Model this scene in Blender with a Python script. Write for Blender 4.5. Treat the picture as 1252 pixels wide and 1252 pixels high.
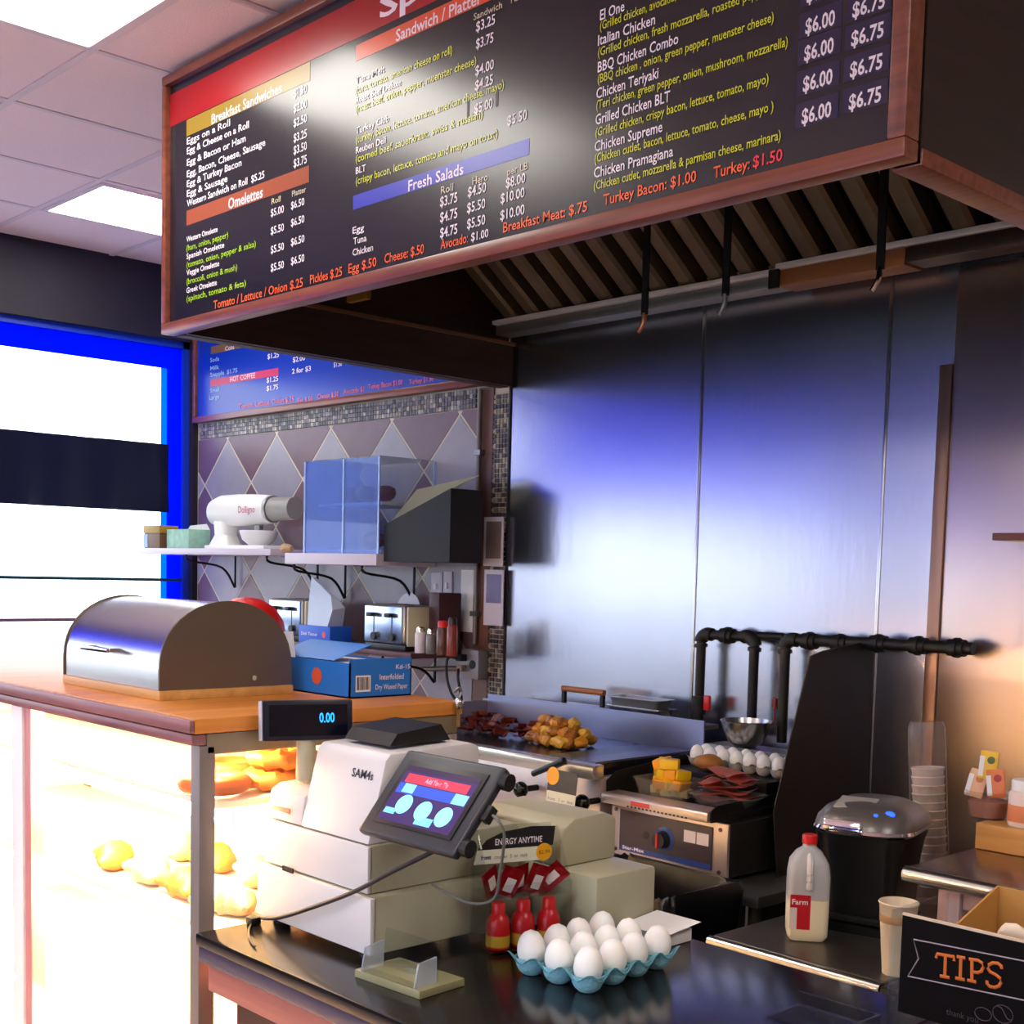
import bpy, bmesh, math, random
from mathutils import Vector, Matrix
random.seed(7)
for o in list(bpy.data.objects): bpy.data.objects.remove(o)
SC = bpy.context.scene
COL = SC.collection
R_ = math.radians

# ---------------------------------------------------------------- camera
IMG = 1252.0; F = 1567.0; CX = 626.0; CY = 826.0; H = 1.52
def cam_axes(yaw, pit, rol):
    f = Vector((math.cos(pit)*math.sin(yaw), math.cos(pit)*math.cos(yaw), math.sin(pit)))
    r = Vector((math.cos(yaw), -math.sin(yaw), 0)); d = f.cross(r)
    c, s = math.cos(rol), math.sin(rol)
    return c*r+s*d, -s*r+c*d, f
RT, DN, FW = cam_axes(R_(-46.575), R_(-4.5875), R_(-1.419))
cam = bpy.data.cameras.new('camera'); camo = bpy.data.objects.new('camera', cam); COL.objects.link(camo)
cam.sensor_width = 36; cam.lens = 36*F/IMG; cam.shift_y = (CY-IMG/2)/IMG; cam.clip_start = 0.02
camo.matrix_world = Matrix(((RT.x, -DN.x, -FW.x, 0), (RT.y, -DN.y, -FW.y, 0), (RT.z, -DN.z, -FW.z, H), (0, 0, 0, 1)))
SC.camera = camo
def ray(px, py): return RT*((px-CX)/F)+DN*((py-CY)/F)+FW
C0 = Vector((0, 0, H))
def onx(px, py, x): d = ray(px, py); return C0+d*(x/d.x)
def ony(px, py, y): d = ray(px, py); return C0+d*(y/d.y)
def onz(px, py, z): d = ray(px, py); return C0+d*((z-H)/d.z)

# ---------------------------------------------------------------- world, exposure
w = bpy.data.worlds.new('sky'); SC.world = w; w.use_nodes = True
bg = w.node_tree.nodes['Background']; bg.inputs[0].default_value = (0.80, 0.90, 1.0, 1); bg.inputs[1].default_value = 3.2
SC.view_settings.view_transform = 'Standard'; SC.view_settings.look = 'None'
SC.view_settings.gamma = 1; SC.view_settings.use_curve_mapping = False
SC.view_settings.exposure = 0.45
TROFFER = 11.0      # emission of the ceiling troffers
CASE = 210.0        # emission of the display case tubes

# ---------------------------------------------------------------- materials
def lin(c):
    c = [v/255 for v in c]
    return tuple((v/12.92 if v <= .04045 else ((v+.055)/1.055)**2.4) for v in c)+(1,)
MATS = {}
def mat(name, rgb=(128, 128, 128), rough=.5, metal=0, vary=.0, scale=20, bump=0, bscale=60, trans=0, ior=1.45, emit=None, es=1, alpha=1, coat=0, spec=.5, stretch=None, sss=0):
    if name in MATS: return MATS[name]
    m = bpy.data.materials.new(name); m.use_nodes = True; nt = m.node_tree; N = nt.nodes; L = nt.links
    b = N['Principled BSDF']; c = lin(rgb)
    b.inputs['Base Color'].default_value = c; b.inputs['Roughness'].default_value = rough
    b.inputs['Metallic'].default_value = metal; b.inputs['Transmission Weight'].default_value = trans
    b.inputs['IOR'].default_value = ior; b.inputs['Alpha'].default_value = alpha
    b.inputs['Coat Weight'].default_value = coat; b.inputs['Specular IOR Level'].default_value = spec
    if sss: b.inputs['Subsurface Weight'].default_value = sss; b.inputs['Subsurface Scale'].default_value = .01
    if emit: b.inputs['Emission Color'].default_value = lin(emit); b.inputs['Emission Strength'].default_value = es
    if vary or bump:
        tc = N.new('ShaderNodeTexCoord'); mp = N.new('ShaderNodeMapping'); L.new(tc.outputs['Object'], mp.inputs[0])
        if stretch: mp.inputs['Scale'].default_value = stretch
        if vary:
            n = N.new('ShaderNodeTexNoise'); n.inputs['Scale'].default_value = scale; n.inputs['Detail'].default_value = 4
            L.new(mp.outputs[0], n.inputs[0])
            r = N.new('ShaderNodeMix'); r.data_type = 'RGBA'
            r.inputs[6].default_value = tuple(v*(1-vary) for v in c[:3])+(1,); r.inputs[7].default_value = tuple(min(1, v*(1+vary)) for v in c[:3])+(1,)
            L.new(n.outputs[0], r.inputs[0]); L.new(r.outputs[2], b.inputs['Base Color'])
        if bump:
            n2 = N.new('ShaderNodeTexNoise'); n2.inputs['Scale'].default_value = bscale; n2.inputs['Detail'].default_value = 3
            L.new(mp.outputs[0], n2.inputs[0])
            bp = N.new('ShaderNodeBump'); bp.inputs['Strength'].default_value = bump; bp.inputs['Distance'].default_value = .01
            L.new(n2.outputs[0], bp.inputs['Height']); L.new(bp.outputs[0], b.inputs['Normal'])
    MATS[name] = m; return m
def pane_mat(name, tint=(255, 255, 255), refl=.06, rough=.02, milk=None, mk=0):
    if name in MATS: return MATS[name]
    m = bpy.data.materials.new(name); m.use_nodes = True; nt = m.node_tree; N = nt.nodes; L = nt.links
    N.remove(N['Principled BSDF']); out = N['Material Output']
    t = N.new('ShaderNodeBsdfTransparent'); t.inputs[0].default_value = lin(tint)
    g = N.new('ShaderNodeBsdfGlossy'); g.inputs['Roughness'].default_value = rough
    lw = N.new('ShaderNodeLayerWeight'); pw = N.new('ShaderNodeMath'); pw.operation = 'POWER'; pw.inputs[1].default_value = 5; L.new(lw.outputs['Facing'], pw.inputs[0])
    fr = N.new('ShaderNodeMath'); fr.operation = 'MULTIPLY_ADD'; fr.inputs[1].default_value = .9; fr.inputs[2].default_value = refl*.5; L.new(pw.outputs[0], fr.inputs[0])
    mx = N.new('ShaderNodeMixShader'); L.new(fr.outputs[0], mx.inputs[0]); L.new(t.outputs[0], mx.inputs[1]); L.new(g.outputs[0], mx.inputs[2])
    res = mx
    if milk:
        df = N.new('ShaderNodeBsdfDiffuse'); df.inputs[0].default_value = lin(milk); res = N.new('ShaderNodeMixShader'); res.inputs[0].default_value = mk
        L.new(mx.outputs[0], res.inputs[1]); L.new(df.outputs[0], res.inputs[2])
    L.new(res.outputs[0], out.inputs[0]); MATS[name] = m; return m
def film_mat(name, rgb, tr=.7):
    m = bpy.data.materials.new(name); m.use_nodes = True; nt = m.node_tree; N = nt.nodes; L = nt.links
    N.remove(N['Principled BSDF']); out = N['Material Output']
    t = N.new('ShaderNodeBsdfTranslucent'); t.inputs[0].default_value = lin(rgb)
    g = N.new('ShaderNodeBsdfTransparent'); g.inputs[0].default_value = lin(rgb)
    mx = N.new('ShaderNodeMixShader'); mx.inputs[0].default_value = 1-tr
    L.new(t.outputs[0], mx.inputs[1]); L.new(g.outputs[0], mx.inputs[2]); L.new(mx.outputs[0], out.inputs[0]); MATS[name] = m; return m
def frost_mat(name, rgb):
    if name in MATS: return MATS[name]
    m = bpy.data.materials.new(name); m.use_nodes = True; nt = m.node_tree; N = nt.nodes; L = nt.links
    N.remove(N['Principled BSDF']); out = N['Material Output']
    t = N.new('ShaderNodeBsdfTranslucent'); t.inputs[0].default_value = lin(rgb); g = N.new('ShaderNodeBsdfDiffuse'); g.inputs[0].default_value = lin(rgb)
    mx = N.new('ShaderNodeMixShader'); mx.inputs[0].default_value = .42
    L.new(t.outputs[0], mx.inputs[1]); L.new(g.outputs[0], mx.inputs[2]); L.new(mx.outputs[0], out.inputs[0]); MATS[name] = m; return m
def island_mat(name, cols, rough=.4):
    m = bpy.data.materials.new(name); m.use_nodes = True; nt = m.node_tree; N = nt.nodes; L = nt.links
    b = N['Principled BSDF']; b.inputs['Roughness'].default_value = rough
    g = N.new('ShaderNodeNewGeometry'); cr = N.new('ShaderNodeValToRGB'); cr.color_ramp.interpolation = 'CONSTANT'
    e = cr.color_ramp.elements
    while len(e) < len(cols): e.new(.5)
    for i, c in enumerate(cols): e[i].position = i/len(cols); e[i].color = lin(c)
    L.new(g.outputs['Random Per Island'], cr.inputs[0]); L.new(cr.outputs[0], b.inputs['Base Color']); return m
def wood_mat(name, rgb, rgb2, rough=.35, axis=0, scale=14):
    m = bpy.data.materials.new(name); m.use_nodes = True; nt = m.node_tree; N = nt.nodes; L = nt.links
    b = N['Principled BSDF']; b.inputs['Roughness'].default_value = rough
    tc = N.new('ShaderNodeTexCoord'); mp = N.new('ShaderNodeMapping'); L.new(tc.outputs['Object'], mp.inputs[0])
    s = [scale]*3; s[axis] = scale*.06; mp.inputs['Scale'].default_value = s
    n = N.new('ShaderNodeTexNoise'); n.inputs['Scale'].default_value = 4; n.inputs['Detail'].default_value = 6; L.new(mp.outputs[0], n.inputs[0])
    cr = N.new('ShaderNodeValToRGB'); cr.color_ramp.elements[0].position = .3; cr.color_ramp.elements[1].position = .7
    cr.color_ramp.elements[0].color = lin(rgb); cr.color_ramp.elements[1].color = lin(rgb2)
    L.new(n.outputs[0], cr.inputs[0]); L.new(cr.outputs[0], b.inputs['Base Color']); MATS[name] = m; return m

STEEL_WALL = mat('brushed_steel_wall', (190, 190, 202), .25, 1, vary=.06, scale=5, bump=.03, bscale=40, stretch=(1, 1, .25))
STEEL = mat('steel', (200, 198, 196), .26, 1, vary=.05, scale=30)
STEEL_D = mat('dull_steel', (150, 148, 146), .38, .9, vary=.1, scale=25)
STEEL_F = mat('filter_steel', (120, 108, 92), .42, .85, vary=.25, scale=9)
CHROME = mat('chrome', (225, 225, 228), .08, 1)
BLACK = mat('black_plastic', (18, 18, 20), .42)
BLACKM = mat('black_iron', (30, 28, 27), .5, .3, vary=.3, scale=18)
DARKBRN = wood_mat('dark_brown_wood', (34, 20, 16), (52, 31, 22), .45, 1)
FRAME = wood_mat('reddish_brown_wood', (104, 54, 40), (140, 76, 54), .3, 0)
OAK = wood_mat('honey_wood', (196, 116, 44), (226, 150, 66), .32, 1, 10)
OAKL = wood_mat('light_wood', (196, 140, 70), (220, 168, 96), .4, 0, 10)
BOARD = mat('menu_black_gloss', (30, 27, 36), .23, 0, spec=.6)
BOARDB = mat('menu_blue_gloss', (16, 52, 168), .25, 0, spec=.6)
GLASS = pane_mat('clear_pane')
ACRYL = pane_mat('clear_acrylic', (246, 248, 248))
ACRYB = pane_mat('blue_light_acrylic', (206, 220, 255), .05, milk=(150, 184, 250), mk=.3)  # window's blue light mixed into the tint and milk of clear acrylic
TUBM = pane_mat('cloudy_tub', (240, 240, 240), .06, milk=(225, 222, 216), mk=.09)
WHITEP = mat('white_plastic', (232, 232, 230), .4)
BEIGE = mat('ivory_plastic', (218, 214, 214), .42, vary=.03, scale=8)
BEIGE2 = mat('olive_and_shaded_ivory', (176, 172, 146), .38, vary=.04, scale=8)  # terminal's olive tone; on the register, ivory with the dim light painted in
PAPER = mat('white_paper', (236, 234, 232), .7)
EGGSH = mat('egg_shell', (252, 249, 244), .45, vary=.02, scale=30, sss=.15)
RED = mat('red_plastic', (205, 28, 30), .3)

# ---------------------------------------------------------------- mesh helpers
def BM(): return bmesh.new()
def _merge(bm, t):
    me = bpy.data.meshes.new('tmp'); t.to_mesh(me); t.free(); bm.from_mesh(me); bpy.data.meshes.remove(me)
def box(bm, x0, x1, y0, y1, z0, z1, bev=0, seg=2):
    t = bmesh.new(); bmesh.ops.create_cube(t, size=1)
    for v in t.verts: v.co = Vector((x0+(v.co.x+.5)*(x1-x0), y0+(v.co.y+.5)*(y1-y0), z0+(v.co.z+.5)*(z1-z0)))
    if bev: bmesh.ops.bevel(t, geom=list(t.edges), offset=bev, segments=seg, profile=.6, affect='EDGES')
    _merge(bm, t); return bm
def cyl(bm, p0, p1, r0, r1=None, n=16):
    r1 = r0 if r1 is None else r1; p0 = Vector(p0); p1 = Vector(p1); d = p1-p0
    t = bmesh.new(); bmesh.ops.create_cone(t, cap_ends=True, segments=n, radius1=max(r0, 1e-5), radius2=max(r1, 1e-5), depth=d.length)
    M = Matrix.Translation((p0+p1)/2) @ d.to_track_quat('Z', 'Y').to_matrix().to_4x4()
    bmesh.ops.transform(t, matrix=M, verts=t.verts); _merge(bm, t); return bm
def lathe(bm, prof, c=(0, 0, 0), n=24, sx=1, sy=1):
    c = Vector(c); rings = []
    for r, z in prof:
        if r < 1e-6: rings.append([bm.verts.new(c+Vector((0, 0, z)))])
        else: rings.append([bm.verts.new(c+Vector((r*sx*math.cos(2*math.pi*i/n), r*sy*math.sin(2*math.pi*i/n), z))) for i in range(n)])
    for a, b in zip(rings[:-1], rings[1:]):
        for i in range(n):
            j = (i+1) % n
            if len(a) == 1 and len(b) == 1: continue
            if len(a) == 1: bm.faces.new((a[0], b[j], b[i]))
            elif len(b) == 1: bm.faces.new((a[i], a[j], b[0]))
            else: bm.faces.new((a[i], a[j], b[j], b[i]))
    return bm
def prism(bm, pts, axis, a0, a1, bev=0):
    t = bmesh.new()
    def mk(p, a): return {'x': (a, p[0], p[1]), 'y': (p[0], a, p[1]), 'z': (p[0], p[1], a)}[axis]
    v0 = [t.verts.new(mk(p, a0)) for p in pts]; v1 = [t.verts.new(mk(p, a1)) for p in pts]; n = len(pts)
    t.faces.new(v0); t.faces.new(v1[::-1])
    for i in range(n): t.faces.new((v0[i], v1[i], v1[(i+1) % n], v0[(i+1) % n]))
    bmesh.ops.recalc_face_normals(t, faces=t.faces)
    if bev: bmesh.ops.bevel(t, geom=list(t.edges), offset=bev, segments=2, profile=.6, affect='EDGES')
    _merge(bm, t); return bm
def tube(bm, pts, r, n=8):
    pts = [Vector(p) for p in pts]; rings = []
    for i, p in enumerate(pts):
        d = (pts[min(i+1, len(pts)-1)]-pts[max(i-1, 0)]).normalized()
        u = d.cross(Vector((0, 0, 1)));
        if u.length < .05: u = d.cross(Vector((1, 0, 0)))
        u.normalize(); v = d.cross(u)
        rings.append([bm.verts.new(p+u*r*math.cos(2*math.pi*k/n)+v*r*math.sin(2*math.pi*k/n)) for k in range(n)])
    for a, b in zip(rings[:-1], rings[1:]):
        for k in range(n): bm.faces.new((a[k], a[(k+1) % n], b[(k+1) % n], b[k]))
    bm.faces.new(rings[0][::-1]); bm.faces.new(rings[-1]); return bm
def curve_pts(P, n=10):
    P = [Vector(p) for p in P]; Q = [P[0]]+P+[P[-1]]; out = []
    for i in range(1, len(Q)-2):
        for k in range(n):
            t = k/n; a, b, c, d = Q[i-1:i+3]
            out.append(.5*((2*b)+(c-a)*t+(2*a-5*b+4*c-d)*t*t+(3*b-a-3*c+d)*t**3))
    out.append(P[-1]); return out
def ball(bm, c, rx, ry=None, rz=None, n=16, m=10):
    ry = rx if ry is None else ry; rz = rx if rz is None else rz
    t = bmesh.new(); bmesh.ops.create_uvsphere(t, u_segments=n, v_segments=m, radius=1)
    for v in t.verts: v.co = Vector((c[0]+v.co.x*rx, c[1]+v.co.y*ry, c[2]+v.co.z*rz))
    _merge(bm, t); return bm
def quadpts(bm, P): bm.faces.new([bm.verts.new(Vector(p)) for p in P]); return bm
def xform(bm, M): bmesh.ops.transform(bm, matrix=M, verts=bm.verts); return bm
def lump(bm, c, r, amp=.25, sub=2, sc=(1, 1, 1), seed=0):
    t = bmesh.new(); bmesh.ops.create_icosphere(t, subdivisions=sub, radius=1); rn = random.Random(seed)
    ph = [rn.uniform(0, 6.28) for _ in range(6)]; fq = [rn.uniform(1.5, 4) for _ in range(6)]
    for v in t.verts:
        p = v.co.copy(); k = 1+amp*(math.sin(fq[0]*p.x+ph[0])*math.sin(fq[1]*p.y+ph[1])+.6*math.sin(fq[2]*p.z*2+ph[2])*math.sin(fq[3]*p.x*2+ph[3]))
        v.co = Vector((c[0]+p.x*r*sc[0]*k, c[1]+p.y*r*sc[1]*k, c[2]+p.z*r*sc[2]*k))
    _merge(bm, t); return bm

ORG = {}
def finish(me, bm, smooth):
    bmesh.ops.recalc_face_normals(bm, faces=bm.faces)
    bm.to_mesh(me); bm.free()
    if smooth and len(me.polygons):
        me.polygons.foreach_set('use_smooth', [True]*len(me.polygons)); me.set_sharp_from_angle(angle=R_(38))
def obj(name, bm, m, parent=None, label=None, cat=None, group=None, kind=None, smooth=True, local=False, loc=None, rot=None):
    me = bpy.data.meshes.new(name)
    if parent is None and not local:
        xs = [v.co for v in bm.verts]
        if loc is None: loc = Vector(((min(v.x for v in xs)+max(v.x for v in xs))/2, (min(v.y for v in xs)+max(v.y for v in xs))/2, min(v.z for v in xs)))
        loc = Vector(loc)
        for v in bm.verts: v.co -= loc
    elif parent is not None and not local:
        off = ORG[parent.name]
        for v in bm.verts: v.co -= off
    finish(me, bm, smooth)
    if m: me.materials.append(m)
    o = bpy.data.objects.new(name, me); COL.objects.link(o)
    if parent is None:
        o.location = loc if loc is not None else (0, 0, 0); ORG[o.name] = Vector(o.location)
        if rot is not None: o.rotation_euler = rot
    else:
        o.parent = parent; ORG[o.name] = ORG[parent.name].copy()
    for k, v in (('label', label), ('category', cat), ('group', group), ('kind', kind)):
        if v: o[k] = v
    return o
def thing(name, label, cat, loc=(0, 0, 0), rz=0, group=None, rot=None):
    o = bpy.data.objects.new(name, None); COL.objects.link(o); o.empty_display_size = .05
    o.location = loc; o.rotation_euler = rot if rot else (0, 0, rz); o['label'] = label; o['category'] = cat
    if group: o['group'] = group
    ORG[o.name] = Vector(loc); return o
def piece(name, me, parent, loc=(0, 0, 0), rot=None, sc=None):
    o = bpy.data.objects.new(name, me); COL.objects.link(o); o.parent = parent; o.location = Vector(loc)-ORG[parent.name]
    if rot: o.rotation_euler = rot
    if sc: o.scale = sc
    return o
def B(*a, **k): return box(BM(), *a, **k)

# lettering: flat text mesh, x right, y up, unit cap height
def text_bm(s, bold=0.0):
    cu = bpy.data.curves.new('t', 'FONT'); cu.body = s; cu.size = 1; cu.offset = bold; cu.resolution_u = 2
    o = bpy.data.objects.new('t', cu); COL.objects.link(o); me = o.to_mesh(); t = bmesh.new(); t.from_mesh(me); o.to_mesh_clear()
    bpy.data.objects.remove(o); bpy.data.curves.remove(cu); return t
def put_text(bm, s, org, ux, uz, width=None, cap=.02, bold=0.0):
    """s starts at org, runs along ux (unit), up along uz; cap = capital height, width = total run"""
    t = text_bm(s, bold)
    if not t.verts: t.free(); return
    x0 = min(v.co.x for v in t.verts); x1 = max(v.co.x for v in t.verts); k = cap/.69
    kx = k if width is None else width/max(1e-6, x1-x0)
    org = Vector(org); ux = Vector(ux); uz = Vector(uz)
    for v in t.verts: v.co = org+ux*((v.co.x-x0)*kx)+uz*(v.co.y*k)
    _merge(bm, t)

# ================================================================ SETTING
XW, YB, ZC = -6.18, 3.5, 3.06
XR, YF = 2.2, -3.4
def S(name, bm, m, parent=None, **k):
    return obj(name, bm, m, parent, kind=None if parent else 'structure', **k)
floor = S('floor', B(XW-.2, XR+.2, YF-.2, YB+.2, -.1, 0), mat('floor_tile', (170, 150, 138), .35, vary=.15, scale=6), label='pale tan tiled floor of the deli')
S('ground_outside', B(-30, XW-.21, -26, 30, -.14, -.06), mat('pavement', (200, 200, 196), .8, vary=.05, scale=2), label='pale sunlit pavement outside the windows')

# --- ceiling
ceil = S('ceiling', B(XW-.2, XR+.2, YF-.2, YB+.2, ZC+.012, ZC+.1), mat('ceiling_white', (240, 222, 230), .8, vary=.02, scale=40), label='white suspended tile ceiling')
TILEM = mat('ceiling_tile', (246, 226, 234), .85, vary=.05, scale=160, bump=.25, bscale=220)
GRIDM = mat('grid_white', (226, 210, 222), .6)
gx = [-3.79-.613*k for k in range(-1, 4)]+[XW]; gy = [1.79+.613*(k-2) for k in range(0, 5)]+[YB]
light_cells = set()
def troffer(x0, x1, y0, y1, label, group=None):
    t = thing('ceiling_light', label, 'light', ((x0+x1)/2, (y0+y1)/2, ZC-.012), group=group)
    f = BM(); w_ = .022
    for a in ((x0, x1, y0, y0+w_), (x0, x1, y1-w_, y1), (x0, x0+w_, y0+w_, y1-w_), (x1-w_, x1, y0+w_, y1-w_)): box(f, *a, ZC-.012, ZC+.006)
    obj('frame', f, GRIDM, t)
    obj('diffuser', B(x0+w_, x1-w_, y0+w_, y1-w_, ZC-.008, ZC+.004), mat('troffer_diffuser', (255, 250, 240), .5, emit=(255, 250, 240), es=TROFFER), t)
troffer(-3.79, -3.18, .57, 1.79, 'large fluorescent ceiling panel cut by the top left corner of the photo')
troffer(-5.63, -5.05, 2.42, 3.03, 'small square fluorescent ceiling panel beside the menu board')
for (x0, x1, y0, y1) in ((-1.35, -.74, -.9, .3), (-4.4, -3.79, -2.4, -1.2), (.5, 1.1, .8, 2.0), (-.1, .5, -2.9, -1.7)):
    troffer(x0, x1, y0, y1, 'long fluorescent ceiling panel behind the camera', 'ceiling panels behind the camera')
# ceiling tiles in view, each a piece
tm = {}
for i in range(len(gx)-1):
    for j in range(len(gy)-1):
        xa, xb = sorted((gx[i], gx[i+1])); ya, yb = gy[j], gy[j+1]
        if xb-xa < .05 or yb-ya < .05: continue
        if (abs(xb-(-3.18)) < .03 and yb < 1.8): continue
        if (abs((xa+xb)/2+5.34) < .1 and abs((ya+yb)/2-2.72) < .15): continue
        key = (round(xb-xa, 3), round(yb-ya, 3))
        if key not in tm:
            bm = B(-key[0]/2+.012, key[0]/2-.012, -key[1]/2+.012, key[1]/2-.012, -.006, .011, bev=.004, seg=1)
            me = bpy.data.meshes.new('ceiling_tile'); finish(me, bm, False); me.materials.append(TILEM); tm[key] = me
        piece('ceiling_tile', tm[key], ceil, ((xa+xb)/2, (ya+yb)/2, ZC))
for x in gx[1:-1]: obj('grid_bar', B(x-.012, x+.012, gy[0], YB, ZC-.009, ZC+.011), GRIDM, ceil)
for y in gy[1:-1]: obj('grid_bar', B(XW, gx[0], y-.012, y+.012, ZC-.0085, ZC+.011), GRIDM, ceil)

# --- back wall
PLAST = mat('plaster', (170, 160, 158), .8)
wall_back = S('wall_back', B(XW-.2, XR+.2, YB+.006, YB+.2, 0, ZC), mat('grout_cream', (206, 198, 178), .8, vary=.05, scale=40), label='back wall, tiled at the left and steel clad behind the grill')
for (a, b) in ((-3.735, -2.789), (-2.783, -2.083), (-2.077, -1.866), (-1.865, -.9), (-.894, .3)):
    obj('steel_panel', B(a, b, YB-.006, YB+.006, .3, 2.47, bev=.002, seg=1), STEEL_WALL, wall_back, smooth=False)
for x, m_ in ((-2.786, STEEL), (-2.08, STEEL)): obj('seam_strip', B(x-.006, x+.006, YB-.010, YB, .3, 2.45, bev=.002), m_, wall_back)
obj('corner_strip', B(-1.905, -1.866, YB-.024, YB+.006, .3, 2.15, bev=.004), mat('warm_lit_strip', (150, 118, 100), .35, .9), wall_back)  # warm reflection on the corner trim put into its bronze colour
obj('steel_upstand', B(-1.865, -.2, YB-.016, YB-.0065, .3, 2.42, bev=.002), mat('warm_tinted_steel', (206, 184, 172), .3, 1, vary=.08, scale=5, bump=.03, bscale=40, stretch=(1, 1, .25)), wall_back, label='right hand steel sheet standing slightly proud')  # warm tint deepens the case glow reflected in this sheet
obj('grout_bed', B(XW+.02, -3.935, YB-.0012, YB+.0058, .8, 2.178), MATS['grout_cream'], wall_back)
# tiles: squares set on their points, rows alternate grey and mauve
TG = mat('tile_grey', (150, 146, 158), .35, vary=.12, scale=14); TMV = mat('tile_mauve', (112, 86, 98), .35, vary=.16, scale=12); TBR = mat('tile_brown', (110, 74, 62), .4, vary=.15, scale=12)
def clip(poly, x0, x1, z0, z1):
    for ax, lim, sgn in ((0, x0, 1), (0, x1, -1), (1, z0, 1), (1, z1, -1)):
        out = []
        for i in range(len(poly)):
            p, q = poly[i], poly[(i+1) % len(poly)]; dp = sgn*(p[ax]-lim); dq = sgn*(q[ax]-lim)
            if dp >= 0: out.append(p)
            if dp*dq < 0: t = dp/(dp-dq); out.append((p[0]+(q[0]-p[0])*t, p[1]+(q[1]-p[1])*t))
        poly = out
        if len(poly) < 3: return []
    return poly
hw, hh = .2275, .2255
for r in range(-1, 7):
    zc = 1.94-hh*(r)
    for k in range(-2, 5):
        xc = -5.41+.455*k+(hw if r % 2 else 0)
        g = .0075
        P = clip([(xc-hw+g, zc), (xc, zc+hh-g), (xc+hw-g, zc), (xc, zc-hh+g)], XW+.02, -3.935, .8, 2.178)
        if len(P) < 3: continue
        obj('wall_tile', prism(BM(), P, 'y', YB-.003, YB+.006), TMV if r % 2 else TG, wall_back, smooth=False)
MOS = island_mat('mosaic', [(92, 84, 92), (150, 140, 140), (58, 52, 62), (176, 166, 156), (116, 104, 112), (70, 60, 58), (132, 120, 110)])
bm = BM(); p = .0195
for i in range(int((6.15-3.935)/p)):
    for j in range(4): box(bm, -6.15+i*p, -6.15+i*p+p*.86, YB-.004, YB+.006, 2.184+j*p, 2.184+j*p+p*.86)
obj('mosaic_border', bm, MOS, wall_back, kind='stuff', smooth=False, label='strip of tiny mosaic tiles above the diamond tiles')
bm = BM()
for i in range(5):
    for j in range(62): box(bm, -3.838+i*p, -3.838+i*p+p*.8, YB-.004, YB+.006, 1.02+j*p, 1.02+j*p+p*.8)
obj('mosaic_border', bm, island_mat('mosaic_dark', [(60, 48, 46), (168, 152, 120), (88, 72, 62), (46, 38, 40), (150, 136, 110), (110, 92, 78)]), wall_back, kind='stuff', smooth=False, label='upright strip of tiny mosaic tiles beside the steel')
obj('brown_panel', B(-3.93, -3.842, YB-.003, YB+.006, .9, 2.26), TBR, wall_back, smooth=False)
obj('edge_strip', B(-3.742, -3.734, YB-.012, YB+.006, .9, 2.47), mat('dark_trim', (34, 28, 30), .4), wall_back)

# --- window wall
NAVY = mat('navy_paint', (34, 30, 48), .55, vary=.05, scale=6)
wl = BM(); box(wl, XW-.2, XW, YF-.2, YB+.006, 0, .92); box(wl, XW-.2, XW, YF-.2, YB+.006, 2.69, ZC)
box(wl, XW-.2, XW, 3.475, YB+.006, .92, 2.69); box(wl, XW-.2, XW, YF-.2, YF+.1, .92, 2.69); box(wl, XW-.2, XW, .98, 1.10, .92, 2.69)
wall_left = S('wall_left', wl, NAVY, label='dark navy window wall with a deep header')
BLUEF = film_mat('blue_film', (8, 66, 235), .8); BLOOMF = film_mat('cyan_bloom_film', (16, 150, 245), .75)
BLUEP = mat('blue_painted_frame', (20, 60, 200), .4)
def window(n, y0, y1, top, lab):
    z0, z1 = .92, 2.69
    f = BM(); t = .035
    for a in ((y0, y0+t, z0, z1), (y1-t, y1, z0, z1), (y0, y1, z0, z0+t), (y0, y1, z1-t, z1)): box(f, XW-.1, XW-.04, *a)
    o = S('window_%d' % n, f, BLUEP, label=lab)
    obj('pane', B(XW-.075, XW-.07, y0+t, y1-t, z0+t, z1-t), GLASS, o)
    obj('film_band', B(XW-.068, XW-.066, y0+t, y1-t, top, z1-t), BLUEF, o, label='blue translucent film across the top of the glass')
    obj('film_band', B(XW-.068, XW-.066, y1-.115, y1-t, z0+t, top), BLUEF, o, label='blue translucent film up the side of the glass')
    obj('film_band', B(XW-.068, XW-.066, y1-.15, y1-.116, z0+t, top), BLOOMF, o, label='added cyan film for the bloom beside the blue film')  # cyan strip added to paint the bloom at the glass edge
    for z, m_ in ((1.437, mat('teal_bar', (20, 70, 90), .5)), (1.229, mat('mauve_bar', (120, 80, 110), .5))): obj('glazing_bar', B(XW-.064, XW-.05, y0+t, y1-t, z-.008, z+.008), m_, o)
    return o
window(1, 1.10, 3.475, 2.545, 'wide window with blue film edges at the left of the room')
window(2, YF+.1, .98, 1.98, 'wide side window with a deep blue film band, nearer the entrance')
# hanging dark banner across the window
bm = BM(); n = 60; g = []
for k in range(n+1):
    y = 1.3+(3.352-1.3)*k/n; x = XW-.02+.006*math.sin(k*.9)+.004*math.sin(k*.37+1)
    g.append([bm.verts.new((x+.008*s*math.sin(k*.5), y, z)) for s, z in ((0, 1.792), (.5, 1.9), (1, 2.02), (.3, 2.146))])
for a, b in zip(g[:-1], g[1:]):
    for i in range(3): bm.faces.new((a[i], b[i], b[i+1], a[i+1]))
bmesh.ops.solidify(bm, geom=list(bm.faces), thickness=.004)
obj('window_banner', bm, mat('navy_vinyl', (22, 26, 58), .32, coat=.3), label='long dark navy vinyl banner hanging across the bright window', cat='banner')
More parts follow.
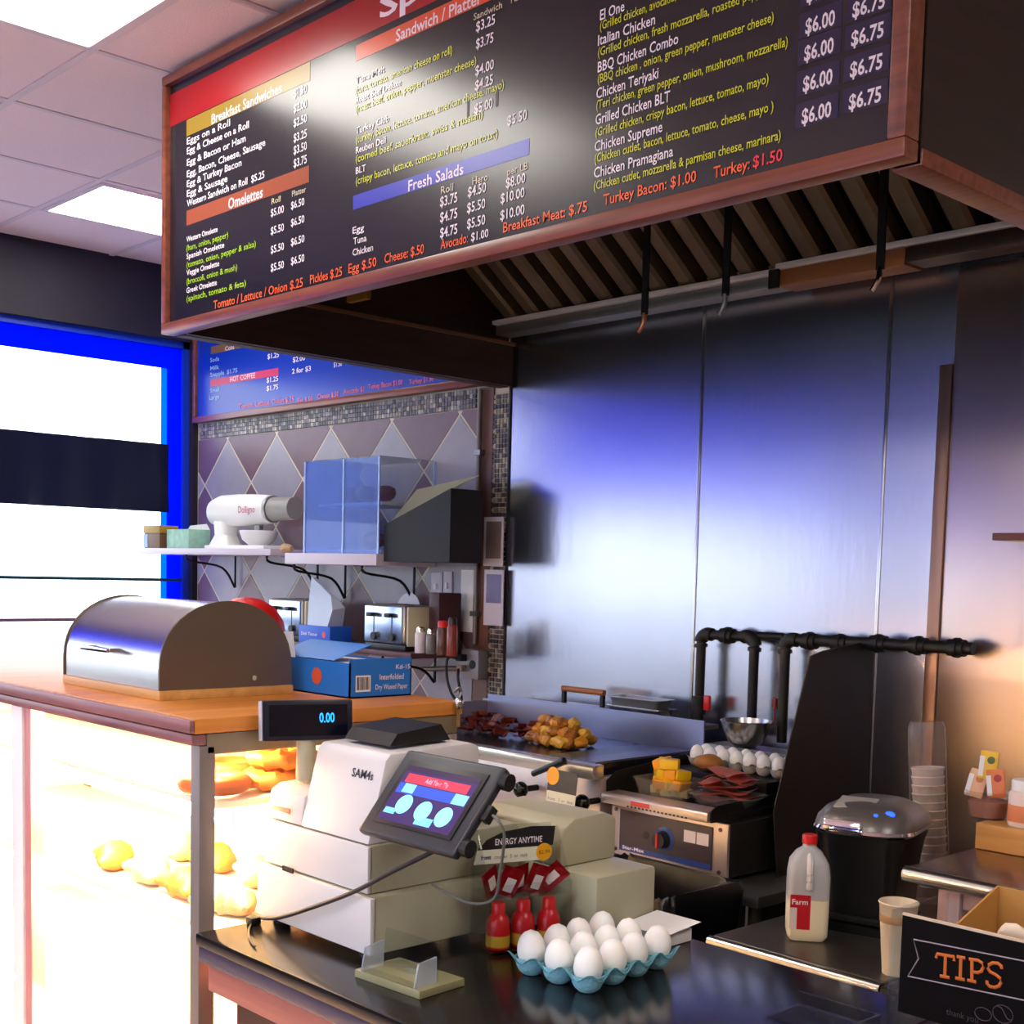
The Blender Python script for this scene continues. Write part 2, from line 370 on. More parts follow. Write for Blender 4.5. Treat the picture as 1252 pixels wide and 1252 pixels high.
# --- walls out of view: front with a shop window, right
wf = BM(); box(wf, XW, XR+.2, YF-.2, YF, 0, .45); box(wf, XW, XR+.2, YF-.2, YF, 2.6, ZC); box(wf, XW, -5.6, YF-.2, YF, .45, 2.6); box(wf, 1.0, XR+.2, YF-.2, YF, .45, 2.6)
S('wall_front', wf, NAVY, label='street side wall behind the camera with a shop window')
f = BM()
for x in (-5.6, -3.4, -1.2, .94): box(f, x, x+.06, YF-.14, YF-.06, .45, 2.6)
box(f, -5.6, 1.0, YF-.14, YF-.06, .45, .51); box(f, -5.6, 1.0, YF-.14, YF-.06, 2.54, 2.6)
w3 = S('window_3', f, BLUEP, label='shop window on the street side behind the camera')
obj('pane', B(-5.54, .94, YF-.105, YF-.1, .51, 2.54), GLASS, w3)
obj('film_band', B(-5.54, .94, YF-.096, YF-.094, 2.08, 2.54), BLUEF, w3)
S('ground_street', B(-30, 30, -30, YF-.21, -.14, -.06), MATS['pavement'], label='pale pavement in front of the shop')
S('wall_right', B(XR, XR+.2, YF, YB, 0, ZC), mat('tan_paint', (150, 120, 100), .7), label='plain right hand wall out of view')

# ================================================================ HOOD + MENU BOARD
hx0, hx1, hy0 = -3.79, -1.19, 2.04; hz0 = 2.245
hood = thing('exhaust_hood', 'large dark wood clad exhaust hood over the cooking line', 'hood', (-2.49, 2.8, hz0))
obj('side_panel', B(hx0, hx0+.05, hy0+.03, YB-.02, hz0, ZC-.015), DARKBRN, hood)
obj('side_panel', B(hx1-.05, hx1, hy0+.03, YB-.02, hz0, ZC-.015), DARKBRN, hood)
obj('skirt_trim', B(hx0+.05, hx0+.075, hy0+.03, YB-.02, hz0+.002, 2.40), DARKBRN, hood)
obj('skirt_trim', B(hx0+.05, hx0+.09, hy0+.03, YB-.02, 2.40, 2.412), wood_mat('skirt_edge', (92, 60, 42), (110, 74, 50), .4, 1), hood)
obj('bottom_rail', B(hx1-.055, hx1+.004, hy0+.03, YB-.02, hz0-.004, hz0+.026, bev=.004), FRAME, hood)
obj('inner_shell', B(hx0+.05, hx1-.05, hy0+.03, YB-.02, ZC-.03, ZC-.016), BLACKM, hood)
obj('inner_front', B(hx0+.05, hx1-.05, hy0+.03, hy0+.045, hz0+.03, ZC-.03), BLACKM, hood)
# baffle filter bank, sloping up from the wall to the front
ya, za, yb, zb = 3.41, 2.475, 2.72, 2.955
d = Vector((0, yb-ya, zb-za)); L_ = d.length; d.normalize(); nrm = Vector((0, d.z, -d.y)) if d.y < 0 else Vector((0, -d.z, d.y))
nrm = Vector((0, -d.z, d.y)); nrm = nrm if nrm.z < 0 else -nrm
bk = BM(); quadpts(bk, [Vector((hx0+.055, ya, za))-nrm*.045, Vector((hx1-.055, ya, za))-nrm*.045, Vector((hx1-.055, yb, zb))-nrm*.045, Vector((hx0+.055, yb, zb))-nrm*.045])
bmesh.ops.solidify(bk, geom=list(bk.faces), thickness=.01)
obj('filter_backing', bk, mat('filter_gap_black', (20, 17, 15), .7), hood)
bm = BM(); A = Vector((0, ya, za)); prof = [(-.040, -.03), (-.034, .012), (-.022, .022), (.022, .022), (.034, .012), (.040, -.03)]
rows = [[bm.verts.new(A*0+Vector((u, 0, 0))+nrm*v+d*s) for u, v in prof] for s in (0, L_)]
for i in range(5): bm.faces.new((rows[0][i], rows[0][i+1], rows[1][i+1], rows[1][i]))
bm.faces.new(rows[0]); bm.faces.new(rows[1][::-1])
fme = bpy.data.meshes.new('filter_baffle'); finish(fme, bm, True); fme.materials.append(STEEL_F)
xk = -1.30
while xk > hx0+.12:
    piece('filter_baffle', fme, hood, (xk, ya, za)); xk -= .122
obj('grease_rail', B(hx0+.09, -2.40, 3.35, 3.45, 2.462, 2.478, bev=.004), mat('highlit_rail', (214, 212, 216), .35, .3), hood)  # pale strip paints the highlight along the top of the rail
obj('grease_trough', B(hx0+.09, -2.40, 3.37, 3.45, 2.425, 2.4615, bev=.004), STEEL_D, hood)
obj('grease_rail', B(-2.395, -1.96, 3.352, 3.45, 2.420, 2.470, bev=.004), mat('copper_brown_rail', (140, 92, 58), .5, .3), hood, label='brown stained length of the rail')
obj('grease_rail', B(-2.40, -1.245, 3.345, 3.45, 2.471, 2.49, bev=.004), MATS['highlit_rail'], hood)
obj('grease_rail', B(-1.955, -1.245, 3.352, 3.45, 2.425, 2.470, bev=.004), DARKBRN, hood)
obj('rail_clip', B(-2.42, -2.385, 3.34, 3.352, 2.415, 2.472), BLACKM, hood)
obj('wiring_plate', B(-3.63, -3.52, 2.62, 2.64, 2.42, 2.49), mat('ochre_plate', (120, 92, 30), .5), hood)
for k, (px, py, top) in enumerate(((788, 385, 262), (887, 362, 250), (1076, 330, 225))):
    e = ony(px, py, 2.98); x = e.x
    lab = ('black strap hanging from the hood filters with a copper hook end', 'black strap with a dull hook, middle of the three under the hood', 'black strap with a bright silver hook, nearest the right of the hood')[k]
    t = thing('hanging_strap', lab, 'strap', (x, 2.98, e.z-.04), group='straps hanging under the hood')
    obj('strap', B(x-.011, x+.011, 2.976, 2.984, e.z, 2.775), BLACK, t)
    obj('hook', tube(BM(), curve_pts([(x, 2.98, e.z+.006), (x-.003, 2.98, e.z-.02), (x-.012, 2.978, e.z-.038), (x-.020, 2.975, e.z-.05)], 5), .0075, 8), (mat('copper', (190, 120, 84), .3, .9), STEEL_D, CHROME)[k], t)

# ---- main menu board
mb = thing('menu_board', 'big black glossy overhead menu board with a red band and wooden frame', 'menu', (-2.49, hy0, hz0))
ztop = 3.035; fy = 2.028
obj('panel', B(hx0+.02, hx1-.02, 2.034, 2.062, hz0+.02, ztop-.02), BOARD, mb)
for a in ((hx0, hx1, hz0, hz0+.034), (hx0, hx1, ztop-.03, ztop), (hx0, hx0+.026, hz0+.034, ztop-.03), (hx1-.036, hx1, hz0+.034, ztop-.03)):
    obj('frame_rail', B(a[0], a[1], 2.016, 2.064, a[2], a[3], bev=.005), FRAME, mb)
def ink(name, rgb, rough=.3, e=.0): return mat(name, rgb, rough, spec=.5)
WHITE = ink('ink_white', (236, 226, 232)); YEL = ink('ink_yellow', (196, 200, 40)); GRN = ink('ink_green', (150, 190, 40)); ORG_ = ink('ink_orange', (240, 96, 40)); PALE = ink('ink_pale', (196, 186, 160)); REDI = ink('ink_red', (240, 50, 60))
def bt(key, m, s, x0, y0, x1, cap, plane=2.0325, bold=.012, par=None):
    t_ = BM(); a = ony(x0, y0, plane); b = ony(x1, y0, plane); c = ony(x0, y0-cap, plane)
    put_text(t_, s, (a.x, plane, a.z), (1, 0, 0), (0, 0, 1), b.x-a.x, c.z-a.z, bold)
    obj('lettering', t_, m, par or mb, smooth=False)
def band(name, rgb, x0, y0, x1, h, plane=2.0332):
    a = ony(x0, y0, plane); b = ony(x1, y0, plane); c = ony(x0, y0-h, plane)
    obj(name, B(a.x, b.x, plane, plane+.0006, a.z, c.z), mat(name+'_ink', rgb, .28), mb, smooth=False)
zr = ony(213, 153, 2.033).z
obj('red_band', B(hx0+.026, hx1-.036, 2.0332, 2.0338, zr, ztop-.055), mat('red_band_ink', (160, 18, 26), .28), mb, smooth=False)
band('gold_band', (150, 122, 40), 228, 167, 378, 20); band('brown_band', (150, 76, 50), 228, 276, 377, 18)
band('orange_band', (222, 84, 50), 435, 75, 647, 19); band('blue_band', (58, 66, 190), 431.5, 256.7, 645, 17)
W = ('white', WHITE)
bt(*W, 'Specials', 464, 23, 640, 27, bold=.02)
bt(*W, 'Breakfast Sandwiches', 258.7, 152, 344, 12)
for s, y, x in (('Eggs on a Roll', 177, 281), ('Egg & Cheese on a Roll', 189, 304), ('Egg & Bacon or Ham', 203, 300), ('Egg, Bacon, Cheese, Sausage', 217, 324), ('Egg & Turkey Bacon', 229, 295), ('Egg & Sausage', 241, 278), ('Western Sandwich on Roll  $5.25', 253, 323)): bt(*W, s, 228.5, y, x, 8)
for s, y in (('$1.50', 120), ('$2.00', 138), ('$2.50', 155.6), ('$3.25', 174), ('$3.50', 189), ('$3.75', 205)): bt(*W, s, 359, y, 375, 10)
bt(*W, 'Omelettes', 279, 256, 321, 13)
bt('pale', PALE, 'Roll', 332, 250, 343, 7); bt('pale', PALE, 'Platter', 357, 240.5, 374, 7)
for y1, y2, s1, s2 in ((265, 256, '$5.00', '$6.50'), (287, 277, '$5.50', '$6.50'), (310, 300.7, '$5.50', '$6.50'), (332, 324, '$5.50', '$6.50')): bt(*W, s1, 331, y1, 347, 9); bt(*W, s2, 355.7, y2, 372, 9)
for s, g_, y, x, yg, xg in (('Western Omelette', '(ham, onion, pepper)', 296, 266, 307, 279), ('Spanish Omelette', '(tomato, onion, pepper & salsa)', 317, 274, 327.5, 312.6), ('Veggie Omelette', '(broccoli, onion & mush)', 337, 268, 348, 290), ('Greek Omelette', '(spinach, tomato & feta)', 358.6, 265, 369, 300.6)):
    bt(*W, s, 228, y, x, 6.5); bt('green', GRN, g_, 228, yg, xg, 7)
O = ('orange', ORG_)
for s, x, y, x1 in (('Tomato / Lettuce / Onion $.25', 261, 378, 370), ('Pickles $.25', 379, 347, 418), ('Egg $.50', 426, 334, 460), ('Cheese: $.50', 470, 322, 518), ('Avocado:', 538.5, 305, 572), ('Breakfast Meat: $.75', 615, 284.5, 717), ('Turkey Bacon: $1.00', 737.5, 251, 850), ('Turkey:', 872, 218, 916)): bt(*O, s, x, y, x1, 10+(x-261)*.006)
bt(*W, '$1.00', 576, 295, 597, 10); bt('red', REDI, '$1.50', 920.5, 205, 956, 14)
bt(*W, 'Sandwich / Platter', 484, 51, 588, 14)
bt('pale', PALE, 'Sandwich', 579, 25, 613.5, 8); bt('pale', PALE, 'Platter', 624.7, 4, 648, 8)
for s, x, y, x1 in (('$3.25', 582, 39, 605), ('$3.75', 582, 60, 603), ('$4.00', 581, 93, 603.5), ('$4.25', 580.7, 111, 602.5), ('$5.00', 580, 139.5, 602), ('$5.50', 620, 154, 644)): bt(*W, s, x, y, x1, 12)
for nm, ds, y, x, yd, xd in (('Tuna Melt', '(tuna, tomato, american cheese on roll)', 103, 470, 115, 552), ('Roast Beef Deluxe', '(roast beef, onion, pepper, muenster cheese)', 127, 490, 138, 581), ('Turkey Club', '(turkey, bacon, lettuce, tomato, american cheese, mayo)', 164, 475, 175.5, 614.6), ('Reuben Deli', '(corned beef, sauerkraut, swiss & russian)', 188, 471.5, 199, 589), ('BLT', '(crispy bacon, lettuce, tomato and mayo on toast)', 213, 447, 226, 607)):
    bt(*W, nm, 435, y, x, 8); bt('yellow', YEL, ds, 435, yd, xd, 9)
bt(*W, 'Fresh Salads', 499, 234, 566, 13)
for s, x, y, x1 in (('Roll', 539, 237.5, 554), ('Hero', 577.6, 226, 596), ('per LB', 620, 214.5, 645)): bt('pale', PALE, s, x, y, x1, 9)
for s, x, y, x1 in (('$3.75', 538, 253, 559), ('$4.75', 538, 272, 559), ('$4.75', 538, 291, 559), ('$4.50', 572, 241, 594), ('$5.50', 571, 260.5, 593), ('$5.50', 571, 280, 593), ('$8.00', 618.5, 230, 642), ('$10.00', 612, 249, 641), ('$10.00', 611.6, 269.5, 641)): bt(*W, s, x, y, x1, 12)
for s, x, y, x1 in (('Egg', 431, 286, 445), ('Tuna', 432, 299, 448), ('Chicken', 431, 313, 456)): bt(*W, s, x, y, x1, 8)
for nm, ds, x, y, x1, yd, xd in (('El One', '(Grilled chicken, avocado, onion, american cheese)', 733.5, 25, 763, 37, 925), ('Italian Chicken', '(Grilled chicken, fresh mozzarella, roasted peppers)', 731, 56, 800, 69.5, 945), ('BBQ Chicken Combo', '(BBQ chicken , onion, green pepper, muenster cheese)', 730.7, 88.6, 828, 102, 943), ('Chicken Teriyaki', '(Teri chicken, green pepper, onion, mushroom, mozzarella)', 729, 121, 804, 134, 960), ('Grilled Chicken BLT', '(Grilled chicken, crispy bacon, lettuce, tomato, mayo)', 728, 153, 818, 167.5, 937), ('Chicken Supreme', '(Chicken cutlet, bacon, lettuce, tomato, cheese, mayo )', 727, 185.7, 809, 199, 943), ('Chicken Pramagiana', '(Chicken cutlet, mozzarella & parmisan cheese, marinara)', 726, 218, 822, 232.5, 952)):
    bt(*W, nm, x, y, x1, 12.5); bt('yellow', YEL, ds, x, yd, xd, 10.5)
PATCH = mat('price_patch', (44, 34, 66), .3)
for xa, xb, ys in ((984.5, 1020, (4, 42, 75, 112.5, 152)), (1042, 1081, (-15, 22, 57, 95, 134.5))):
    for k, y in enumerate(ys):
        s = '$6.00' if xa < 1000 else '$6.75'; x = xa-(k-1)*1.5
        a = ony(x-8, y+6, 2.033); b = ony(x+xb-xa+8, y+6, 2.033); c = ony(x-8, y-24, 2.033)
        obj('price_sticker', B(a.x, b.x, 2.0331, 2.034, a.z, c.z), PATCH, mb, smooth=False)
        bt(*W, s, x, y, x+xb-xa, 18, bold=.02)
pa = ony(572, 143, 2.033); pb = ony(607, 143, 2.033); pc = ony(572, 118, 2.033)
for x in (pa.x, pb.x): obj('price_sticker', B(x-.004, x+.004, 2.0331, 2.034, pa.z, pc.z), BLACK, mb)

# ---- blue menu board on the tiled wall
bb = thing('menu_board', 'blue lit wall menu board above the diamond tiles', 'menu', (-5.0, YB, 2.265))
bx0, bx1 = -6.155, -3.86; bz0, bz1 = 2.265, 3.045
obj('panel', B(bx0+.02, bx1-.02, 3.470, YB-.005, bz0+.02, bz1-.02), BOARDB, bb)
for a in ((bx0, bx1, bz0, bz0+.03), (bx0, bx1, bz1-.03, bz1), (bx0, bx0+.026, bz0+.03, bz1-.03), (bx1-.026, bx1, bz0+.03, bz1-.03)):
    obj('frame_rail', B(a[0], a[1], 3.456, YB-.005, a[2], a[3], bev=.004), FRAME, bb)
def bb2(key, m, s, x0, y0, x1, cap): bt(key, m, s, x0, y0, x1, cap, plane=3.468, par=bb)
def bband(name, rgb, x0, y0, x1, h):
    a = ony(x0, y0, 3.469); b = ony(x1, y0, 3.469); c = ony(x0, y0-h, 3.469)
    obj(name, B(a.x, b.x, 3.469, 3.4697, a.z, c.z), mat(name+'_ink2', rgb, .35), bb, smooth=False)
bband('pink_band', (200, 40, 84), 257, 473, 340, 8.5); bband('ochre_band', (120, 88, 50), 258, 433, 320, 9)
PB = ink('ink_pale_blue', (150, 190, 226)); PK = ink('ink_pink', (216, 96, 120))
bb2('white', WHITE, 'HOT COFFEE', 281, 467, 312, 6); bb2('white', WHITE, 'Cold', 275, 429, 286, 5)
for s, x, y, x1 in (('Soda', 257, 443, 268), ('Milk', 257, 453, 268), ('Snapple  $1.75', 257, 461, 290), ('Small', 257, 480, 268), ('Large', 256, 489, 268)): bb2('blue', PB, s, x, y, x1, 5)
for s, x, y, x1 in (('$1.25', 327, 439, 341), ('$1.25', 326, 468, 340), ('$1.75', 326, 478, 340), ('$2.00', 358, 443, 373), ('2 for $3', 357, 457, 380), ('$1.50', 408, 449, 418)): bb2('white', WHITE, s, x, y, x1, 6)
for s, x, y, x1 in (('Tomato, Lettuce, Onion $.25', 292, 500, 359), ('Egg $.50', 364, 493, 382), ('Cheese $.50', 388, 488, 414), ('Avocado $1', 420, 482, 445), ('Turkey Bacon $1.00', 450, 476, 492), ('Turkey $1.50', 500, 470, 530)): bb2('pink', PK, s, x, y, x1, 6)

# ================================================================ FRONT COUNTER
GRAN = mat('black_granite', (22, 19, 20), .17, 0, vary=.25, scale=90, spec=.4)
cz = .92; cx0, cx1, cy0, cy1 = -1.845, 1.2, 1.045, 1.668
ct = thing('service_counter', 'black stone topped service counter with a rosy wooden edge', 'counter', (-.3, 1.35, 0))
obj('counter_top', B(cx0, cx1, cy0, cy1, cz-.022, cz, bev=.006), GRAN, ct)
obj('top_edge', B(cx0+.004, cx1, cy0+.004, cy1-.004, cz-.048, cz-.0225, bev=.004), mat('highlit_edge', (66, 58, 78), .25), ct)  # lavender highlight of the black bullnose put into the edge colour
obj('edge_apron', B(cx0+.012, cx1, cy0+.018, cy1-.012, cz-.098, cz-.0485, bev=.003), wood_mat('rosy_wood', (150, 84, 76), (176, 104, 92), .4, 0), ct)
obj('front_panel', B(cx0+.05, cx1, cy0+.05, cy1-.05, .08, cz-.099), wood_mat('umber_wood', (62, 30, 20), (84, 42, 28), .5, 2), ct)
obj('toe_kick', B(cx0+.08, cx1, cy0+.1, cy1-.1, 0, .079), BLACK, ct)

# ================================================================ DISPLAY CASE
dx0, dx1, dy0, dy1, dz = -3.45, -1.862, 1.062, 1.62, 1.27
ROSE = wood_mat('rose_brown_wood', (124, 78, 84), (156, 104, 106), .35, 0)
WHT = mat('white_enamel', (240, 240, 238), .4)
dc = thing('display_case', 'glass pastry display case with a brightly lit interior and wooden top', 'display case', ((dx0+dx1)/2, 1.34, 0))
obj('top_board', B(dx0, dx1+.004, dy0-.012, dy1+.01, dz-.026, dz, bev=.004), OAK, dc)
m1 = BM(); box(m1, dx0, dx1+.006, dy0-.022, dy0-.0125, dz-.024, dz-.002, bev=.004); box(m1, dx0, dx1+.002, dy0-.016, dy0+.012, dz-.045, dz-.0265, bev=.004)
obj('front_moulding', m1, ROSE, dc)
obj('side_rail', B(dx1-.03, dx1, dy0+.0125, dy1, dz-.062, dz-.0265, bev=.003), mat('brass_grey', (150, 136, 112), .4, .5), dc)
POST = mat('grey_post', (138, 126, 122), .4, .4)
obj('post', B(dx1-.03, dx1, dy0, dy0+.03, .12, dz-.046, bev=.003), POST, dc)
obj('post', B(dx1-.03, dx1, dy1-.03, dy1, .12, dz-.0625, bev=.003), STEEL, dc)
obj('post', B(-2.63, -2.575, dy0, dy0+.03, .12, dz-.046, bev=.003), WHT, dc)
obj('post', B(-2.575, -2.545, dy0+.005, dy0+.035, .12, dz-.046, bev=.003), mat('pink_strip', (206, 130, 132), .4), dc)
obj('post', B(dx0, dx0+.03, dy0, dy0+.03, .12, dz-.046, bev=.003), POST, dc)
obj('post', B(dx0, dx0+.03, dy1-.03, dy1, .12, dz-.0265, bev=.003), POST, dc)
obj('base', B(dx0, dx1, dy0, dy1, 0, .118, bev=.004), WHT, dc)
obj('pane', B(-2.544, dx1-.031, dy0+.008, dy0+.013, .12, dz-.046), GLASS, dc)
obj('pane', B(dx0+.031, -2.631, dy0+.008, dy0+.013, .12, dz-.046), GLASS, dc)
obj('pane', B(dx1-.012, dx1-.007, dy0+.031, dy1-.031, .12, dz-.063), GLASS, dc)
for a_, b_ in ((dx0+.031, -2.66), (-2.655, dx1-.031)): obj('rear_door', B(a_, b_, dy1-.012, dy1-.009, .12, dz-.03), frost_mat('frosted_door', (250, 246, 236)), dc, label='rear sliding door, frosting added to brighten the case')  # frosting added so the case back looks bright and passes the glow
obj('end_wall', B(dx0, dx0+.02, dy0+.031, dy1-.031, .12, dz-.03), WHT, dc)
SHELF = mat('frosted_shelf', (244, 244, 240), .35)
for z in (.36, .62, .90, 1.12): obj('shelf', B(dx0+.035, dx1-.034, dy0+.05, dy1-.05, z-.012, z, bev=.003), SHELF, dc)
TUBE = mat('case_tube', (255, 236, 196), .5, emit=(255, 212, 152), es=CASE)
for z in (1.228, 1.088, .868, .588): obj('lamp_tube', cyl(BM(), (dx0+.06, dy0+.075, z), (dx1-.06, dy0+.075, z), .011, n=12), TUBE, dc)
# pastries in the case
PM = [mat('pastry_gold', (206, 130, 52), .5, vary=.25, scale=40), mat('pastry_brown', (164, 88, 38), .5, vary=.25, scale=40), mat('pastry_pale', (238, 200, 150), .55, vary=.2, scale=40)]
def donut(c, r=.042, t=.017, m=0, tilt=0, twist=0, **k):
    bm = BM(); n, q = 28, 10; rings = []
    for i in range(n):
        a = 2*math.pi*i/n
        rings.append([bm.verts.new(Vector(((r+(t*(1+twist*math.sin(9*a+b)))*math.cos(b))*math.cos(a), (r+(t*(1+twist*math.sin(9*a+b)))*math.cos(b))*math.sin(a), t*(1+twist*math.sin(9*a+b))*math.sin(b)*.9))) for b in [2*math.pi*j/q for j in range(q)]])
    for i in range(n):
        for j in range(q): bm.faces.new((rings[i][j], rings[(i+1) % n][j], rings[(i+1) % n][(j+1) % q], rings[i][(j+1) % q]))
    xform(bm, Matrix.Translation(c) @ Matrix.Rotation(tilt, 4, 'X')); return obj('doughnut', bm, PM[m], **k)
def croissant(c, ang, s=1, m=0, **k):
    bm = BM(); P = []; n = 15; q = 10; rings = []
    for i in range(n):
        t = -1+2*i/(n-1); a = t*1.15; r = .032*s*(1-.85*abs(t)**1.6)*(1+.10*math.cos(t*14))
        ctr = Vector((.062*s*math.sin(a), -.055*s*(1-math.cos(a)), 0)); tg = Vector((math.cos(a), -math.sin(a), 0)); nn = Vector((-tg.y, tg.x, 0))
        rings.append([bm.verts.new(ctr+nn*r*math.cos(b)+Vector((0, 0, max(-.02*s, r*.9*math.sin(b))))) for b in [2*math.pi*j/q for j in range(q)]])
    for a, b in zip(rings[:-1], rings[1:]):
        for j in range(q): bm.faces.new((a[j], b[j], b[(j+1) % q], a[(j+1) % q]))
    bm.faces.new(rings[0]); bm.faces.new(rings[-1][::-1])
    xform(bm, Matrix.Translation(c) @ Matrix.Rotation(ang, 4, 'Z')); return obj('croissant', bm, PM[m], **k)
SH = 1.12
for x, y, z, m_, tw, lb in ((-1.955, 1.275, 0, 0, .18, 'lower twisted doughnut of the pair behind the side glass'), (-1.950, 1.28, .038, 0, .18, 'upper twisted doughnut of the pair behind the side glass'), (-1.965, 1.150, 0, 1, 0, 'plain brown doughnut nearest the front corner on the top shelf'), (-1.955, 1.405, 0, 1, .18, 'twisted doughnut behind the pair on the top shelf'), (-2.09, 1.26, 0, 1, 0, 'plain brown doughnut left of the twisted pair on the top shelf')):
    donut((x, y, SH+.0215+z), .046, .0185, m_, twist=tw, label=lb, cat='doughnut')
cn = ('front', 'rear')
for k_, x in enumerate((-2.42, -2.27, -2.12, -1.975)):
    for q, y in enumerate((1.19, 1.34)):
        croissant((x+random.uniform(-.01, .01), y, .90+.0235), random.uniform(-.5, .5), 1.12, 2 if (k_+q) % 2 else 0, label='croissant on the second shelf of the case, %s row, %s from the left' % (cn[q], ('first', 'second', 'third', 'fourth', 'fifth')[k_]), cat='croissant', group='croissants on the second shelf')

# ---- bread box on the case
bx = thing('bread_box', 'brushed steel roll top bread box with a wooden base on the display case', 'bread box', (-2.34, 1.28, dz))
X0, X1, Y0, Y1 = -2.545, -2.135, 1.135, 1.425
obj('base', B(X0, X1, Y0, Y1, dz, dz+.018, bev=.002), OAKL, bx)
def arch(y0, y1, z0, h, n=20):
    P = []
    for i in range(n+1):
        a = math.pi*i/n; P.append((((y0+y1)/2-(y1-y0)/2*math.cos(a)), z0+.035+(h-.035)*math.sin(a)**.9 if 0 < i < n else z0+.035))
    return [(y0, z0)]+P+[(y1, z0)]
BBST = mat('bread_box_steel', (206, 202, 198), .24, 1, vary=.04, scale=50, stretch=(.1, 1, 1))
obj('shell', prism(BM(), arch(Y0+.004, Y1-.006, dz+.0185, .162), 'x', X0+.004, X1-.008), BBST, bx)
obj('end_plate', prism(BM(), arch(Y0+.001, Y1-.003, dz+.0185, .165), 'x', X1-.0075, X1-.003), mat('end_plate_steel', (128, 116, 104), .42, .8, vary=.08, scale=12), bx)
obj('end_plate', prism(BM(), arch(Y0+.001, Y1-.003, dz+.0185, .165), 'x', X0, X0+.0035), MATS['end_plate_steel'], bx)
hd = BM(); box(hd, -2.42, -2.30, Y0-.022, Y0-.015, 1.348, 1.358, bev=.003); box(hd, -2.415, -2.405, Y0-.016, Y0+.012, 1.35, 1.356); box(hd, -2.315, -2.305, Y0-.016, Y0+.012, 1.35, 1.356)
obj('handle', hd, CHROME, bx)
obj('pivot_screw', cyl(BM(), (X1-.0035, 1.335, 1.305), (X1+.001, 1.335, 1.305), .005, n=12), CHROME, bx)
# red dish behind the bread box (on the case)
rd = BM(); lathe(rd, [(0, 0), (.088, 0), (.090, .01), (.088, .09), (.080, .13), (.060, .160), (.03, .178), (0, .182)], (-2.47, 1.525, dz), 28)
# ---- blue deli paper box
bp = thing('paper_box', 'open blue box of deli paper sheets on the display case', 'box', (-2.15, 1.54, dz))
BLU = mat('box_blue', (34, 116, 206), .45, vary=.04, scale=10); BLUD = mat('box_blue_dark', (20, 84, 170), .45)
a0, a1, b0, b1, hb = -2.30, -2.0, 1.463, 1.615, .068
w4 = BM(); box(w4, a0, a1, b0, b0+.003, dz, dz+hb); box(w4, a0, a1, b1-.003, b1, dz, dz+hb); box(w4, a0, a0+.003, b0, b1, dz, dz+hb); box(w4, a1-.003, a1, b0, b1, dz, dz+hb+.008); box(w4, a0, a1, b0, b1, dz, dz+.003)
obj('carton', w4, BLU, bp)
obj('lid_flap', prism(BM(), [(b0+.02, dz+hb), (b0+.022, dz+hb+.002), (b1-.04, dz+hb+.03), (b1-.042, dz+hb+.028)], 'x', a0+.005, a1-.08), BLU, bp)
obj('sheet_stack', B(a0+.006, a1-.006, b0+.006, b1-.006, dz+.004, dz+hb-.004), PAPER, bp)
pf = BM(); quadpts(pf, [(a0+.02, b0+.02, dz+hb-.004), (a0+.10, b0+.01, dz+hb-.004), (a0+.06, b0+.03, dz+hb+.05), (a0-.01, b0+.04, dz+hb+.045)])
bmesh.ops.solidify(pf, geom=list(pf.faces), thickness=.001); obj('loose_sheet', pf, PAPER, bp)
obj('seal_disc', cyl(BM(), (-2.11, b0-.0006, dz+.036), (-2.11, b0, dz+.036), .017, n=24), mat('orange_seal', (220, 90, 50), .5), bp)
t_ = BM(); quadpts(t_, [(a1+.0006, 1.477, dz+.012), (a1+.0006, 1.513, dz+.012), (a1+.0006, 1.513, dz+.044), (a1+.0006, 1.477, dz+.044)]); obj('barcode_label', t_, PAPER, bp, smooth=False)
t_ = BM()
for i in range(9): box(t_, a1+.0007, a1+.0012, 1.480+i*.0035, 1.482+i*.0035-.0005*(i % 3), dz+.016, dz+.041)
obj('barcode_bars', t_, BLACK, bp, kind='stuff', smooth=False)
for s, y, z, wd, c in (('Kd-15', 1.575, dz+.054, .036, .009), ('Interfolded', 1.535, dz+.034, .06, .011), ('Dry Waxed Paper', 1.525, dz+.015, .08, .010)):
    t_ = BM(); put_text(t_, s, (a1+.0008, y, z), (0, 1, 0), (0, 0, 1), wd, c, .01); obj('lettering', t_, WHITE, bp, smooth=False)
obj('red_bowl', rd, RED, label='red upturned bowl behind the steel bread box', cat='bowl')

# ================================================================ CASH REGISTER
cr = thing('cash_register', 'ivory cash register with cash drawer on the black counter', 'cash register', (-1.7, 1.32, cz))
x0, x1 = -1.842, -1.528
ft = BM()
for x in (x0+.03, x1-.04):
    for y in (1.19, 1.46): cyl(ft, (x, y, cz), (x, y, cz+.012), .014, n=12)
obj('feet', ft, BLACK, cr)
obj('drawer_case', B(x0, x1, 1.172, 1.50, cz+.012, 1.022, bev=.004), BEIGE2, cr)  # sides take the dim olive tone, fronts the lit ivory
obj('drawer_front', B(x0-.002, x1+.001, 1.162, 1.1715, cz+.013, 1.021, bev=.003), BEIGE, cr)
obj('lock_slot', B(-1.765, -1.735, 1.160, 1.1625, 1.022, 1.030), BLACK, cr)
obj('body', B(x0+.006, x1-.018, 1.178, 1.49, 1.0225, 1.098, bev=.005), BEIGE2, cr)
obj('body_front', B(x0+.006, x1-.018, 1.170, 1.1775, 1.0235, 1.097, bev=.003), BEIGE, cr)
obj('printer_cover', prism(BM(), [(1.176, 1.0985), (1.182, 1.146), (1.20, 1.156), (1.30, 1.162), (1.42, 1.158), (1.42, 1.0985)], 'x', x0+.006, -1.735, bev=.004), BEIGE, cr)
lab_ = B(-1.80, -1.765, 1.1755, 1.1765, 1.112, 1.124)
